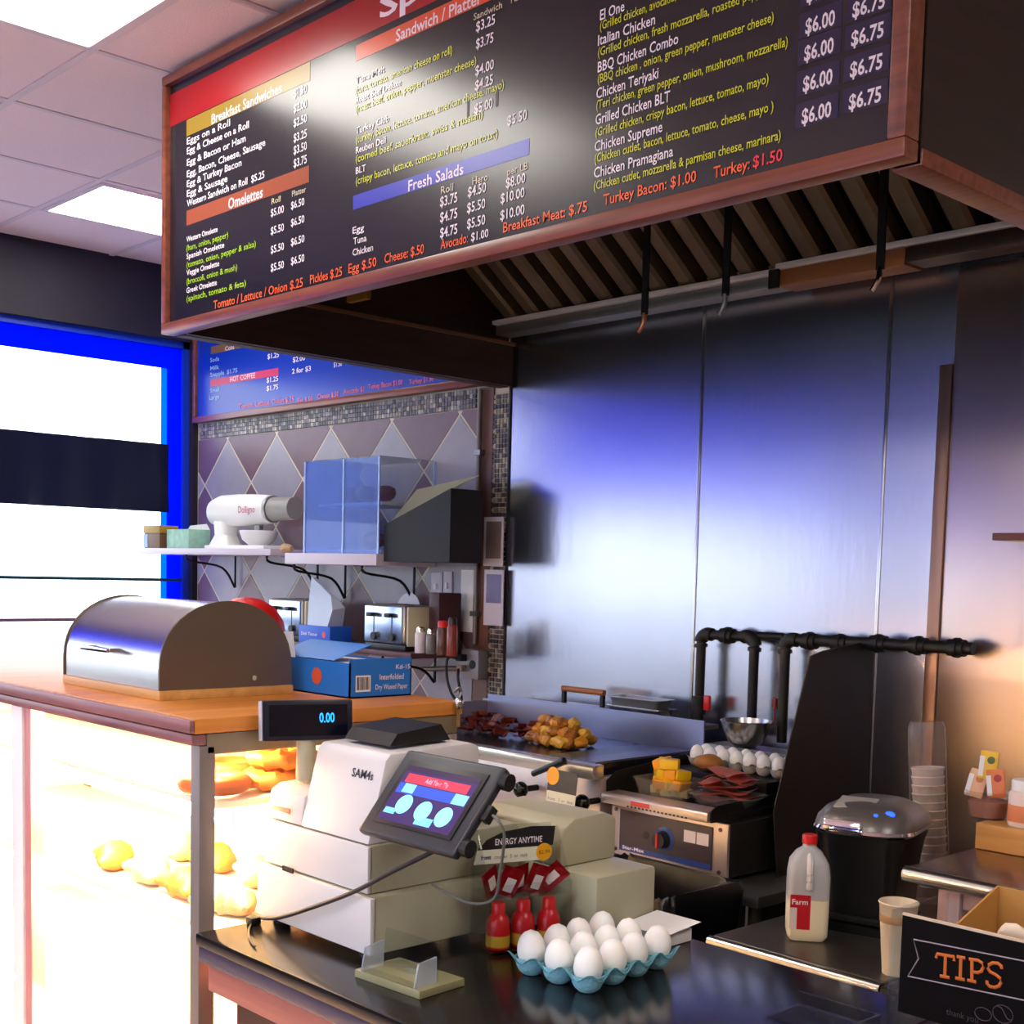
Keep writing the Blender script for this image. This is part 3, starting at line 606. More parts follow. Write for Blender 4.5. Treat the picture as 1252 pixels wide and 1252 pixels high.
xform(lab_, Matrix.Translation((0, 0, 0))); obj('red_label', prism(BM(), [(1.1772, 1.112), (1.1772+.0008, 1.112), (1.1786+.0008, 1.122), (1.1786, 1.122)][::-1], 'x', -1.815, -1.765) if False else B(-1.815, -1.765, 1.1735, 1.1745, 1.114, 1.122), RED, cr)
headp = [(1.174, 1.0985), (1.206, 1.226), (1.216, 1.236), (1.38, 1.242), (1.40, 1.235), (1.40, 1.0985)]
obj('head', prism(BM(), headp, 'x', -1.7345, -1.552, bev=.005), BEIGE, cr)
t_ = BM(); up = Vector((0, .032, .1275)).normalized(); put_text(t_, 'SAM4s', Vector((-1.628, 1.174, 1.0985))+up*.098+Vector((0, -.0012, .0003)), (1, 0, 0), up, .055, .0135, .015)
obj('lettering', t_, mat('ink_dark', (40, 40, 60), .5), cr, smooth=False)
obj('operator_screen', prism(BM(), [(1.235, 1.243), (1.25, 1.262), (1.34, 1.272), (1.36, 1.245)], 'x', -1.70, -1.58), BLACK, cr)
# customer display on its pole
pl = (-1.795, 1.225, 1.162)
cd = thing('customer_display', 'dark pole mounted customer display beside the cash register', 'display', pl)
obj('pole', cyl(BM(), (pl[0], pl[1], 1.162), (pl[0], pl[1], 1.250), .017, .016, 20), BEIGE2, cd)
ang = R_(68); Mz = Matrix.Translation((pl[0], pl[1], 1.262)) @ Matrix.Rotation(ang, 4, 'Z') @ Matrix.Rotation(R_(-6), 4, 'X')
obj('housing', xform(B(-.076, .076, -.016, .012, -.032, .036, bev=.004), Mz), mat('display_navy', (24, 26, 42), .35), cd)
obj('side_trim', xform(B(-.0785, -.0765, -.014, .012, -.031, .035, bev=.0008), Mz), mat('pale_trim', (190, 190, 206), .4), cd)
obj('window', xform(B(-.066, .066, -.0172, -.0163, -.024, .028), Mz), mat('display_glass', (10, 12, 26), .12), cd)
t_ = BM(); put_text(t_, '0.00', (.018, -.0176, -.002), (1, 0, 0), (0, 0, 1), .026, .016, .02); xform(t_, Mz)
obj('digits', t_, mat('vfd_blue', (40, 150, 230), .4, emit=(30, 150, 240), es=1.4), cd, smooth=False)

# ================================================================ TABLET on stand
T = [ony(443, 1018, 1.20), ony(560, 1050, 1.20)]
bl_ = Vector((-1.535, 1.14, 1.130)); ux = Vector((1, 0, 0))
vy = Vector((0, math.cos(R_(50)), math.sin(R_(50)))); hgt = .150; wd = .221; nn = ux.cross(vy)   # nn points up/front
tb = thing('tablet', 'tablet in a dark case showing a photo menu, on a stand before the register', 'tablet', (-1.48, 1.27, 1.09))
Mt = Matrix(((ux.x, vy.x, nn.x, bl_.x), (ux.y, vy.y, nn.y, bl_.y), (ux.z, vy.z, nn.z, bl_.z), (0, 0, 0, 1)))
if nn.y > 0: print('normal flips')
def tpt(bm): return xform(bm, Mt)
cs = BM(); box(cs, 0, wd, 0, hgt, -.016, 0, bev=.006, seg=3); obj('tablet_case', tpt(cs), mat('charcoal_case', (40, 42, 50), .4), tb)
obj('bezel', tpt(B(.022, wd-.020, .020, hgt-.018, .0002, .0022, bev=.0008)), BLACK, tb)
sx0, sx1, sy0, sy1 = .030, wd-.028, .026, hgt-.028
def screen(name, rgb, es, x0, x1, y0, y1, z, par): return obj(name, tpt(B(sx0+(sx1-sx0)*x0, sx0+(sx1-sx0)*x1, sy0+(sy1-sy0)*y0, sy0+(sy1-sy0)*y1, z, z+.0002)), mat('screen_'+name, rgb, .15, emit=rgb, es=es), par, smooth=False)
scr = screen('screen', (58, 42, 92), .5, 0, 1, 0, 1, .0023, tb)
screen('status_strip', (52, 40, 70), .4, 0, 1, .90, 1, .0026, scr)
screen('red_strip', (206, 56, 76), .6, .06, .92, .70, .86, .0026, scr)
screen('blue_strip', (50, 80, 190), .6, .02, .98, .50, .68, .0026, scr)
screen('photo_tile', (120, 190, 240), .8, .10, .26, .52, .68, .0029, scr)
screen('photo_tile', (120, 190, 240), .8, .80, .98, .50, .68, .0029, scr)
screen('caption', (110, 190, 240), .8, .03, .18, .12, .22, .0029, scr); screen('caption', (110, 190, 240), .8, .50, .72, .04, .18, .0029, scr)
for cx_, cy_ in ((.24, .32), (.53, .28), (.82, .26)):
    obj('plate_photo', tpt(cyl(BM(), (sx0+(sx1-sx0)*cx_, sy0+(sy1-sy0)*cy_, .0030), (sx0+(sx1-sx0)*cx_, sy0+(sy1-sy0)*cy_, .0032), .0165, n=28)), mat('plate_glow', (130, 226, 240), .2, emit=(130, 226, 240), es=.75), scr, smooth=False)
t_ = BM(); put_text(t_, 'Add Your Tip', (sx0+(sx1-sx0)*.33, sy0+(sy1-sy0)*.74, .0028), (1, 0, 0), (0, 1, 0), .052, .008, .01); obj('lettering', tpt(t_), mat('screen_text', (240, 200, 226), .3, emit=(240, 200, 226), es=.7), scr, smooth=False)
ar = BM(); tube(ar, curve_pts([(-1.5515, 1.30, 1.16), (-1.50, 1.30, 1.165), (-1.44, 1.27, 1.18), (-1.425, 1.205, 1.183)], 6), .010, 10); obj('mount_arm', ar, BLACK, tb)
kn = BM(); cyl(kn, tuple(bl_+ux*wd+vy*.02-nn*.01), tuple(bl_+ux*(wd+.012)+vy*.02-nn*.012), .013, n=14); obj('clamp_knob', kn, BLACK, tb)
kn = BM(); cyl(kn, tuple(bl_+ux*wd+vy*.132-nn*.01), tuple(bl_+ux*(wd+.012)+vy*.132-nn*.012), .013, n=14); obj('clamp_knob', kn, BLACK, tb)
kn = BM(); box(kn, wd, wd+.012, .065, .09, -.02, -.006, bev=.002); obj('charging_plug', tpt(kn), BLACK, tb)
p0 = bl_+ux*(wd+.014)+vy*.078-nn*.013
obj('charging_cable', tube(BM(), curve_pts([p0, p0+Vector((.018, -.004, -.006)), p0+Vector((.012, .012, -.03)), (-1.325, 1.24, 1.09), (-1.36, 1.26, 1.04), (-1.43, 1.27, 1.02), (-1.50, 1.26, 1.035)], 8), .0022, 6), mat('grey_cable', (120, 118, 112), .5), label='thin grey cable curling from the side of the tablet', cat='cable')
obj('black_cable', tube(BM(), curve_pts([tuple(Vector((-1.44, 1.215, 1.105))), (-1.50, 1.175, 1.065), (-1.555, 1.154, 1.03), (-1.65, 1.150, .988), (-1.76, 1.152, .945), (-1.832, 1.158, .928), (-1.838, 1.16, .923)], 10), .0036, 8), mat('dark_cable', (58, 48, 52), .5), label='dark cable sagging across the front of the register drawer', cat='cable')
obj('black_cable', tube(BM(), curve_pts([(-1.838, 1.152, .9235), (-1.80, 1.12, .9225), (-1.75, 1.09, .9225), (-1.71, 1.075, .9225)], 8), .0018, 6), MATS['dark_cable'], label='thin dark cord lying on the counter below the drawer', cat='cable')
obj('cable_plug', B(-1.858, -1.832, 1.150, 1.170, cz, cz+.02, bev=.003) if False else B(-1.838, -1.818, 1.136, 1.155, cz, cz+.013, bev=.003), BLACK, label='small black plug block under the left end of the drawer', cat='plug')

# ---- business card holder
ch = thing('card_holder', 'clear acrylic business card holder near the counter edge', 'card holder', (-1.42, 1.16, cz), R_(4))
obj('base', B(-.078, .062, -.045, .045, 0, .012, bev=.002), mat('yellowed_acrylic', (196, 190, 140), .15, trans=.5, ior=1.45), ch, local=True)
obj('back_plate', xform(B(-.066, .05, -.002, .001, .012, .068), Matrix.Rotation(R_(-6), 4, 'X')), ACRYL, ch, local=True)
obj('front_lip', B(-.066, .05, -.043, -.040, .012, .020), ACRYL, ch, local=True)
for x in (-.066, .047): obj('side_fin', prism(BM(), [(-.043, .0125), (-.001, .0125), (-.001, .05), (-.036, .046)], 'x', x, x+.003), mat('clear_edge', (220, 228, 240), .08, trans=.7), ch, local=True)

# ================================================================ COUNTER THINGS, RIGHT HALF
# ---- olive beige device behind the rack
rp = thing('card_terminal', 'bulky olive beige countertop machine with a rounded top behind the shot rack', 'machine', (-1.52, 1.585, cz))
obj('base_block', B(-1.665, -1.385, 1.512, 1.66, cz, 1.03, bev=.008), BEIGE2, rp)
obj('hood', prism(BM(), [(1.515, 1.0305), (1.513, 1.070), (1.520, 1.096), (1.545, 1.110), (1.62, 1.113), (1.65, 1.102), (1.65, 1.0305)], 'x', -1.675, -1.47, bev=.006), BEIGE2, rp)
# ---- energy shot rack
rk = Vector((-1.460, 1.415, cz)); rz = R_(72)
rack = thing('shot_rack', 'clear acrylic counter rack for little red shot bottles with a header card', 'rack', rk, rz)
obj('base_plate', B(-.07, .07, -.04, .04, 0, .004), ACRYL, rack, local=True)
obj('tray', B(-.07, .07, -.036, .036, .0875, .0905), ACRYL, rack, local=True)
obj('tray_lip', xform(B(-.07, .07, -.001, .001, 0, .022), Matrix.Translation((0, -.036, .0906)) @ Matrix.Rotation(R_(18), 4, 'X')), ACRYL, rack, local=True)
for x in (-.073, .0705): obj('side_panel', prism(BM(), [(-.04, 0), (.04, 0), (.04, .17), (.02, .19), (-.036, .10)], 'x', x, x+.0025), ACRYL, rack, local=True)
hp = [(-.07, .128), (.062, .128), (.062, .150), (.07, .150), (.07, .178), (-.02, .178), (-.05, .168), (-.066, .150)]
obj('back_panel', B(-.07, .07, .037, .0395, .004, .19), ACRYL, rack, local=True)
hc = obj('header_card', prism(BM(), [(-.072, .130), (.058, .130), (.058, .153), (-.066, .153)], 'y', .030, .0315), mat('card_cream', (226, 226, 200), .5), rack, local=True)
obj('header_band', prism(BM(), [(-.066, .1532), (.07, .1532), (.074, .185), (.03, .187), (-.02, .181), (-.05, .169)], 'y', .030, .0315), mat('card_black', (24, 24, 26), .5), rack, local=True)
t_ = BM(); put_text(t_, 'ENERGY ANYTIME', (-.035, .0296, .160), (1, 0, 0), (0, 0, 1), .085, .010, .01); obj('lettering', t_, WHITE, rack, local=True, smooth=False)
t_ = BM(); put_text(t_, 'front', (-.060, .0296, .1375), (1, 0, 0), (0, 0, 1), .018, .007, .02); obj('lettering', t_, mat('ink_navy', (30, 40, 110), .5), rack, local=True, smooth=False)
t_ = BM(); put_text(t_, 'counter  5  or  rack', (-.036, .0296, .1375), (1, 0, 0), (0, 0, 1), .06, .006, .0); obj('lettering', t_, mat('ink_grey', (80, 90, 110), .5), rack, local=True, smooth=False)
obj('price_dot', cyl(BM(), (.054, .0294, .143), (.054, .0299, .143), .0145, n=24), mat('dot_gold', (236, 168, 24), .5), rack, local=True)
t_ = BM(); put_text(t_, '$2.99', (.044, .0292, .140), (1, 0, 0), (0, 0, 1), .020, .006, .0); obj('lettering', t_, mat('ink_brown', (110, 60, 10), .5), rack, local=True, smooth=False)
def rackp(x, y, z): return rk+Matrix.Rotation(rz, 3, 'Z') @ Vector((x, y, z))
SHOT = mat('shot_red', (188, 22, 30), .3, vary=.1, scale=30); SHOTB = mat('shot_gold', (190, 150, 40), .4)
for i, (x, y, lb) in enumerate(((-.046, -.012, 'little red shot bottle at the left end of the rack'), (-.002, -.012, 'little red shot bottle in the middle of the rack'), (.044, -.012, 'little red capped shot bottle at the right end of the rack'))):
    c = rackp(x, y, .0042); t = thing('shot_bottle', lb, 'bottle', c, group='shot bottles in the acrylic rack')
    obj('bottle', lathe(BM(), [(0, .0), (.0180, 0), (.0192, .004), (.0192, .038), (.0165, .049), (.0105, .056), (0, .056)], (0, 0, 0), 20), SHOT, t, local=True)
    obj('label_band', lathe(BM(), [(.01935, .004), (.0195, .006), (.0195, .020), (.01935, .022)], (0, 0, 0), 20), SHOTB, t, local=True)
    obj('cap', lathe(BM(), [(0, .0562), (.0112, .0562), (.0112, .071), (.0095, .074), (0, .074)], (0, 0, 0), 16), RED, t, local=True)
for i, (x, y, tl, rr, lb) in enumerate(((-.058, -.008, -.5, .3, 'leftmost red foil packet standing in the rack tray'), (-.030, -.016, .35, -.2, 'red and white foil packet leaning right, second in the rack tray'), (-.006, -.004, -.15, .2, 'upright red foil packet in the middle of the rack tray'), (.020, -.012, .3, 0, 'red foil packet with a white panel right of the middle'), (.050, -.008, .8, -.2, 'rightmost red foil packet tipped over in the rack tray'))):
    c = rackp(x, y, .110); t = thing('foil_packet', lb, 'packet', c, rot=(R_(14), tl, rz+rr), group='red foil packets in the rack tray')
    bm = BM(); g = [[bm.verts.new((u*.017, (.0045 if 0 < i_ < 4 and 0 < j_ < 4 else 0)*sgn*(1 if i_ != 2 else 1.3), v*.0255)) for j_, v in enumerate((-1, -.8, 0, .8, 1))] for i_, u in enumerate((-1, -.7, 0, .7, 1)) for sgn in (1,)]
    for a, b in zip(g[:-1], g[1:]):
        for j in range(4): bm.faces.new((a[j], b[j], b[j+1], a[j+1]))
    bmesh.ops.solidify(bm, geom=list(bm.faces), thickness=.003)
    obj('wrapper', bm, mat('foil_red', (200, 34, 44), .28, .2, bump=.3, bscale=90), t, local=True)
    obj('white_panel', B(-.006, .009, -.0042, -.0032, -.016, .008) if i % 2 else B(-.008, .006, -.0042, -.0032, -.012, .012), mat('packet_white', (220, 208, 200), .4), t, local=True)
# ---- folded white paper behind the eggs
pc_ = BM(); c = onz(770, 1130, cz)
quadpts(pc_, [(-1.50, 1.60, cz+.002), (-1.40, 1.60, cz+.002), (-1.39, 1.655, cz+.03), (-1.49, 1.655, cz+.032)])
bmesh.ops.solidify(pc_, geom=list(pc_.faces), thickness=.002)
pb_ = BM(); box(pb_, -1.375, -1.30, 1.585, 1.655, cz, cz+.022, bev=.002)
quadpts(pb_, [(-1.385, 1.575, cz+.0235), (-1.29, 1.575, cz+.0235), (-1.285, 1.66, cz+.034), (-1.38, 1.66, cz+.034)])
obj('folded_carton', pb_, PAPER, label='small folded white paper carton behind the blue egg tray', cat='carton')

# ---- egg tray, three by four
ORD = ('first', 'second', 'third', 'fourth', 'fifth', 'sixth', 'seventh')
def egg_bm(h=.057, r=.0218, n=18):
    P = []
    for i in range(13):
        t = i/12; z = h*t; a = math.sin(math.pi*t)**.5 if 0 < t < 1 else 0
        P.append((r*math.sqrt(max(0, 1-((t-.46)/(.46 if t < .46 else .54))**2))*(1-.10*(t-.46)), z))
    return lathe(BM(), P, (0, 0, 0), n)
egme = bpy.data.meshes.new('egg'); finish(egme, egg_bm(), True); egme.materials.append(EGGSH)
def tray_bm(nu, nv, p, rim=.046, dep=.030, res=9):
    bm = BM(); U = nu*res; V = nv*res; g = []
    for i in range(U+1):
        row = []
        for j in range(V+1):
            u = i/res; v = j/res
            cu_ = math.cos(2*math.pi*(u)); cv = math.cos(2*math.pi*(v))
            # cups at half-integers are low, crossings are high, edges between cups are mid height
            k = (cu_+cv)/2
            z = .004+dep*(.5+.5*k)**1.0
            row.append(bm.verts.new(((u-nu/2)*p, (v-nv/2)*p, z)))
        g.append(row)
    for i in range(U):
        for j in range(V): bm.faces.new((g[i][j], g[i+1][j], g[i+1][j+1], g[i][j+1]))
    r = bmesh.ops.solidify(bm, geom=list(bm.faces), thickness=.0026)
    for i in range(nu):
        for j in range(nv): lathe(bm, [(0, 0), (.013, 0), (.019, .005), (.0235, .014), (.0262, .0255), (.0250, .0258), (.022, .0145), (.017, .0075), (0, .004)], ((i+.5-nu/2)*p, (j+.5-nv/2)*p, 0), 20)
    return bm
TRAYB = mat('tray_blue', (140, 202, 218), .8, vary=.06, scale=60, bump=.3, bscale=200)
def egg_tray(name, lab, c, rzz, nu, nv, p, m, egglab, grp, skip=(), groupname=None):
    t = obj(name, tray_bm(nu, nv, p), m, None, lab, 'egg tray', local=True, loc=c, rot=(0, 0, rzz))
    k = 0
    for i in range(nu):
        for j in range(nv):
            if (i, j) in skip: continue
            q = Vector(c)+Matrix.Rotation(rzz, 3, 'Z') @ Vector(((i+.5-nu/2)*p, (j+.5-nv/2)*p, .0095))
            e = bpy.data.objects.new('egg', egme); COL.objects.link(e); e.location = q
            e.rotation_euler = (random.uniform(-.06, .06), random.uniform(-.06, .06), random.uniform(0, 6)); e['category'] = 'egg'; e['group'] = grp
            e['label'] = egglab(i, j)
tray_c = Vector((-1.292, 1.410, cz+.001)); tray_r = R_(3.6)
row_n = ('left', 'middle', 'right'); col_n = ('nearest the counter front', 'second from the counter front', 'third from the counter front', 'farthest from the counter front')
egg_tray('egg_tray', 'pale blue moulded egg tray full of white eggs on the black counter', tray_c, tray_r, 3, 4, .0545, TRAYB, lambda i, j: 'white egg in the blue tray, %s row, %s' % (row_n[i], col_n[j]), 'white eggs in the blue tray')

# ---- tip box
tp = thing('tip_box', 'clear acrylic tip box with a black chalkboard TIPS sign on the counter', 'tip box', (-.73, 1.57, cz))
ty = 1.50; q0, q1 = -.852, -.60
KR = mat('kraft_board', (186, 134, 66), .7, vary=.06, scale=20)
obj('front_plate', B(q0, q1, ty, ty+.004, cz, 1.092), ACRYL, tp); obj('back_plate', B(q0, q1, 1.648, 1.652, cz, 1.092), ACRYL, tp)
obj('side_plate', B(q0, q0+.004, ty+.0042, 1.6478, cz, 1.092), ACRYL, tp); obj('side_plate', B(q1-.004, q1, ty+.0042, 1.6478, cz, 1.092), ACRYL, tp)
ins = BM(); k0, k1 = q0+.075, q1-.01; box(ins, k0, k1, ty+.012, ty+.015, cz+.003, 1.080); box(ins, k0, k1, 1.640, 1.643, cz+.003, 1.118)
for x in (k0, k1-.003): prism(ins, [(ty+.0152, cz+.003), (1.6398, cz+.003), (1.6398, 1.118), (ty+.0152, 1.080)], 'x', x, x+.003)
obj('kraft_lining', ins, KR, tp)
sg = obj('sign', B(q0+.019, q1+.02, ty-.004, ty-.0005, .962, 1.090, bev=.001), mat('chalkboard', (17, 12, 14), .85, vary=.2, scale=30, spec=.12), tp)
obj('sign_edge', B(q0+.019, q1+.02, ty-.004, ty+.001, 1.0902, 1.093), mat('cream_edge', (222, 196, 168), .5), sg)
def spix(px, py): v = ony(px, py, ty-.0046); return Vector((v.x, ty-.0046, v.z))
CHK = mat('chalk_lilac', (168, 150, 160), .7)
def stroke(P, r, m, nm, par): return obj(nm, tube(BM(), P, r, 6), m, par)
stroke([spix(1300, 1184.5), spix(1117, 1148.5), spix(1123, 1172), spix(1110, 1193.5), spix(1300, 1233)], .0009, CHK, 'ribbon_outline', sg)
INK = mat('ink_tips', (206, 104, 30), .6)
def tipletter(strokes):
    bm = BM()
    for P in strokes: tube(bm, [spix(1080+x*.1374, 1100+y*.1374) for x, y in P], .0021, 8)
    for v in bm.verts: v.co.y = ty-.0046+(v.co.y-(ty-.0046))*.35
    obj('letter', bm, INK, sg)
tipletter([[(470, 520), (478, 482), (630, 508), (628, 545)], [(553, 495), (546, 688)], [(505, 678), (588, 694)]])
tipletter([[(690, 515), (683, 705)], [(655, 506), (728, 521)], [(642, 697), (724, 713)]])
tipletter([[(788, 535), (787, 725)], [(762, 528), (845, 540), (880, 565), (890, 600), (872, 638), (840, 650), (790, 642)], [(748, 716), (826, 733)]])
tipletter([[(1052, 615), (1050, 590), (1020, 566), (975, 562), (938, 580), (930, 610), (950, 642), (1000, 668), (1040, 700), (1048, 735), (1030, 768), (990, 782), (945, 772), (922, 745), (922, 720)]])
t_ = BM(); v = spix(1157, 1240); put_text(t_, 'thank you', v, (1, 0, 0), (0, 0, 1), .042, .008, -.01); obj('lettering', t_, mat('chalk_dim', (70, 58, 66), .7), sg, smooth=False)
v = spix(1202, 1240); obj('sketch_cup', tube(BM(), [v+Vector((.011*math.cos(k/16*6.283), 0, .008*math.sin(k/16*6.283))) for k in range(17)], .0006, 5), MATS['chalk_dim'], sg)
v = spix(1226, 1240); obj('sketch_bean', tube(BM(), [v+Vector((.013*math.cos(k/16*6.283), 0, .011*math.sin(k/16*6.283))) for k in range(17)], .0006, 5), MATS['chalk_dim'], sg)
v = spix(1228, 1240); obj('sketch_bean', tube(BM(), [v+Vector((-.009+.018*k/8, 0, .007-.012*k/8+.003*math.sin(k*.8))) for k in range(9)], .0006, 5), MATS['chalk_dim'], sg)
nb = BM(); v = ony(1232, 1150, 1.53); lump(nb, (v.x, 1.548, 1.083), .014, .35, 2, (1.6, .7, 1), 3)
obj('crumpled_note', nb, mat('note_cream', (236, 214, 186), .7), label='crumpled pale banknote sticking out of the tip box', cat='banknote')
# acrylic tray at the bottom edge
at = BM(); box(at, -1.00, -.87, 1.44, 1.52, cz, cz+.004); box(at, -1.00, -.87, 1.516, 1.52, cz+.004, cz+.022); box(at, -.874, -.87, 1.44, 1.516, cz+.004, cz+.022)
obj('acrylic_tray', at, ACRYL, label='low clear acrylic tray beside the tip box', cat='tray')

# ================================================================ BEHIND THE COUNTER
# ---- low steel table
lt = thing('low_table', 'low stainless steel work table holding the milk and coffee machine', 'table', (-1.58, 2.7, 0))
obj('table_top', B(-1.80, -1.352, 2.365, 3.28, .662, .69, bev=.010, seg=3), mat('worn_steel_top', (120, 114, 106), .35, .9, vary=.15, scale=14), lt)
obj('rolled_edge', cyl(BM(), (-1.80, 2.358, .676), (-1.352, 2.358, .676), .014, n=16), STEEL, lt)
obj('corner_guard', B(-1.3515, -1.30, 2.346, 2.45, .650, .686, bev=.008), BLACK, lt)
obj('undershelf_shade_block', B(-1.745, -1.415, 2.46, 3.18, .04, .655), BLACKM, lt)  # black block added to stand in for the darkness under the table
for x in (-1.77, -1.39):
    for y in (2.42, 3.22): obj('leg', cyl(BM(), (x, y, 0), (x, y, .662), .02, n=12), STEEL_D, lt)
# ---- milk
mk = thing('milk_jug', 'half full plastic milk jug with a red cap', 'milk jug', (-1.648, 2.523, .6905), R_(38))
def rsq(w, z, rr, n=5):
    P = []
    for cxs, cys, a0_ in ((1, 1, 0), (-1, 1, 90), (-1, -1, 180), (1, -1, 270)):
        for k in range(n):
            a = R_(a0_+90*k/(n-1)); P.append((cxs*(w-rr)+rr*math.cos(a), cys*(w-rr)+rr*math.sin(a), z))
    return P
def loft(bm, secs, cap=True):
    R = [[bm.verts.new(p) for p in s] for s in secs]; n = len(R[0])
    for a, b in zip(R[:-1], R[1:]):
        for k in range(n): bm.faces.new((a[k], a[(k+1) % n], b[(k+1) % n], b[k]))
    if cap: bm.faces.new(R[0][::-1]); bm.faces.new(R[-1])
    return bm
obj('milk', loft(BM(), [rsq(.039, .001, .014), rsq(.0455, .012, .013), rsq(.0465, .05, .013), rsq(.0465, .098, .013)]), mat('milk', (236, 226, 196), .4), mk, local=True)
obj('jug_body', loft(BM(), [rsq(.0468, .0985, .013), rsq(.0468, .150, .013), rsq(.043, .180, .014), rsq(.030, .202, .014), rsq(.0165, .214, .0145), rsq(.0150, .222, .0149)]), mat('milky_plastic', (206, 206, 208), .35, trans=.25), mk, local=True)
obj('handle', tube(BM(), curve_pts([(.0, -.026, .198), (.0, -.043, .185), (.0, -.049, .165), (.0, -.049, .14), (.0, -.047, .125)], 5), .008, 8), mat('milky_plastic_light', (222, 220, 220), .35), mk, local=True, rot=None)
obj('cap', lathe(BM(), [(0, .2222), (.0175, .2222), (.0175, .240), (.016, .243), (0, .243)], (0, 0, 0), 20), RED, mk, local=True)
lb_ = obj('label', B(-.0474, -.0469, -.034, .034, .045, .108) if False else B(-.042, .004, -.0474, -.0468, .030, .110), mat('label_red', (190, 26, 40), .4), mk, local=True)
t_ = BM(); put_text(t_, 'Farm', (-.038, -.0477, .088), (1, 0, 0), (0, 0, 1), .036, .012, .02); obj('lettering', t_, WHITE, lb_, local=True, smooth=False)
obj('stripe', B(-.042, -.026, -.0477, -.0474, .030, .080), mat('label_white', (222, 206, 206), .4), lb_, local=True)
# ---- coffee maker
kx, ky, kz = -1.625, 2.76, .6905
kg = thing('coffee_maker', 'black single cup coffee maker with a chrome lid handle and blue lights', 'coffee maker', (kx, ky, kz), R_(14))
KB = mat('coffee_black', (14, 14, 16), .28)
def rrect(w, d_, z, rr, n=5, oy=0):
    P = []
    for sx, sy, a0_ in ((1, 1, 0), (-1, 1, 90), (-1, -1, 180), (1, -1, 270)):
        for k in range(n):
            a = R_(a0_+90*k/(n-1)); P.append((sx*(w-rr)+rr*math.cos(a), sy*(d_-rr)+rr*math.sin(a)+oy, z))
    return P
obj('body', loft(BM(), [rrect(.10, .13, 0, .03), rrect(.10, .13, .02, .03), rrect(.088, .115, .025, .03), rrect(.088, .115, .12, .03), rrect(.098, .13, .20, .035), rrect(.108, .14, .235, .04)]), KB, kg, local=True)
obj('drip_tray', B(-.075, .075, -.128, -.02, .0255, .04, bev=.004), BLACK, kg, local=True)
obj('lid', loft(BM(), [rrect(.112, .145, .2355, .085, 8), rrect(.120, .152, .250, .09, 8), rrect(.116, .146, .268, .09, 8), rrect(.100, .128, .288, .085, 8), rrect(.072, .095, .302, .065, 8), rrect(.03, .045, .309, .028, 8)]), mat('smoky_grey', (112, 106, 102), .3, .4), kg, local=True)
obj('lid_ring', loft(BM(), [rrect(.116, .150, .236, .085, 8), rrect(.123, .157, .243, .09, 8), rrect(.121, .153, .250, .09, 8)], False), CHROME, kg, local=True)
obj('handle', xform(B(-.045, .045, -.012, .03, -.012, .014, bev=.006), Matrix.Translation((-.025, -.158, .258)) @ Matrix.Rotation(R_(-20), 4, 'X')), CHROME, kg, local=True)
obj('lid_panel', xform(B(-.045, .045, -.03, .04, 0, .004, bev=.0015), Matrix.Translation((-.022, -.078, .2985)) @ Matrix.Rotation(R_(14), 4, 'X')), mat('pale_panel', (196, 190, 176), .3, .3), kg, local=True)
BLE = mat('blue_led', (30, 60, 255), .3, emit=(20, 60, 255), es=4)
obj('button', ball(BM(), (.066, -.100, .286), .013, .010, .010), BLE, kg, local=True); obj('button', ball(BM(), (.040, -.122, .284), .007, .006, .006), BLE, kg, local=True)
# ---- right hand steel table
rt = thing('side_table', 'stainless steel side table with a rolled edge at the right', 'table', (-.7, 2.9, 0))
tz = .90
obj('table_top', B(-1.412, 0.1, 2.545, 3.30, tz-.03, tz, bev=.006), mat('warm_steel_top', (150, 128, 110), .22, 1, vary=.08, scale=20), rt)
obj('rolled_edge', cyl(BM(), (-1.412, 2.540, tz-.017), (.1, 2.540, tz-.017), .018, n=18), STEEL, rt)
PKL = mat('pinkish_leg', (206, 168, 160), .45, .2)
for x, y in ((-1.315, 2.575), (-1.315, 3.24), (.0, 2.575), (.0, 3.24)): obj('leg', B(x-.025, x+.025, y-.022, y+.022, 0, tz-.0305, bev=.003), PKL, rt)
obj('cross_rail', B(-1.288, -.026, 2.565, 2.585, tz-.075, tz-.0305), PKL, rt)
# ---- wooden board on it, with containers
wb = obj('wood_block', B(-1.408, -.55, 2.845, 3.22, tz+.0005, tz+.062, bev=.004), wood_mat('butcher_block', (188, 130, 66), (212, 158, 92), .4, 0, 9), label='thick wooden board lying on the steel side table', cat='board')
wz = tz+.0625
def deli(name, lab, c, r, h, m, cat='container'):
    t = thing(name, lab, cat, c); obj('tub', lathe(BM(), [(0, 0), (r*.82, 0), (r, h), (r*1.06, h), (r*1.06, h-.003), (r*.99, h-.004), (r*.80, .003), (0, .003)], (0, 0, 0), 28), ACRYL, t, local=True)
    obj('contents', lathe(BM(), [(0, .004), (r*.78, .004), (r*.9, h*.62), (0, h*.66)], (0, 0, 0), 24), m, t, local=True); return t
c1 = ony(1208, 985, 2.93)
deli('deli_tub', 'clear round deli tub holding colourful sachets on the wooden board', (c1.x, 2.93, wz), .052, .066, mat('brownish_fill', (180, 120, 100), .6))
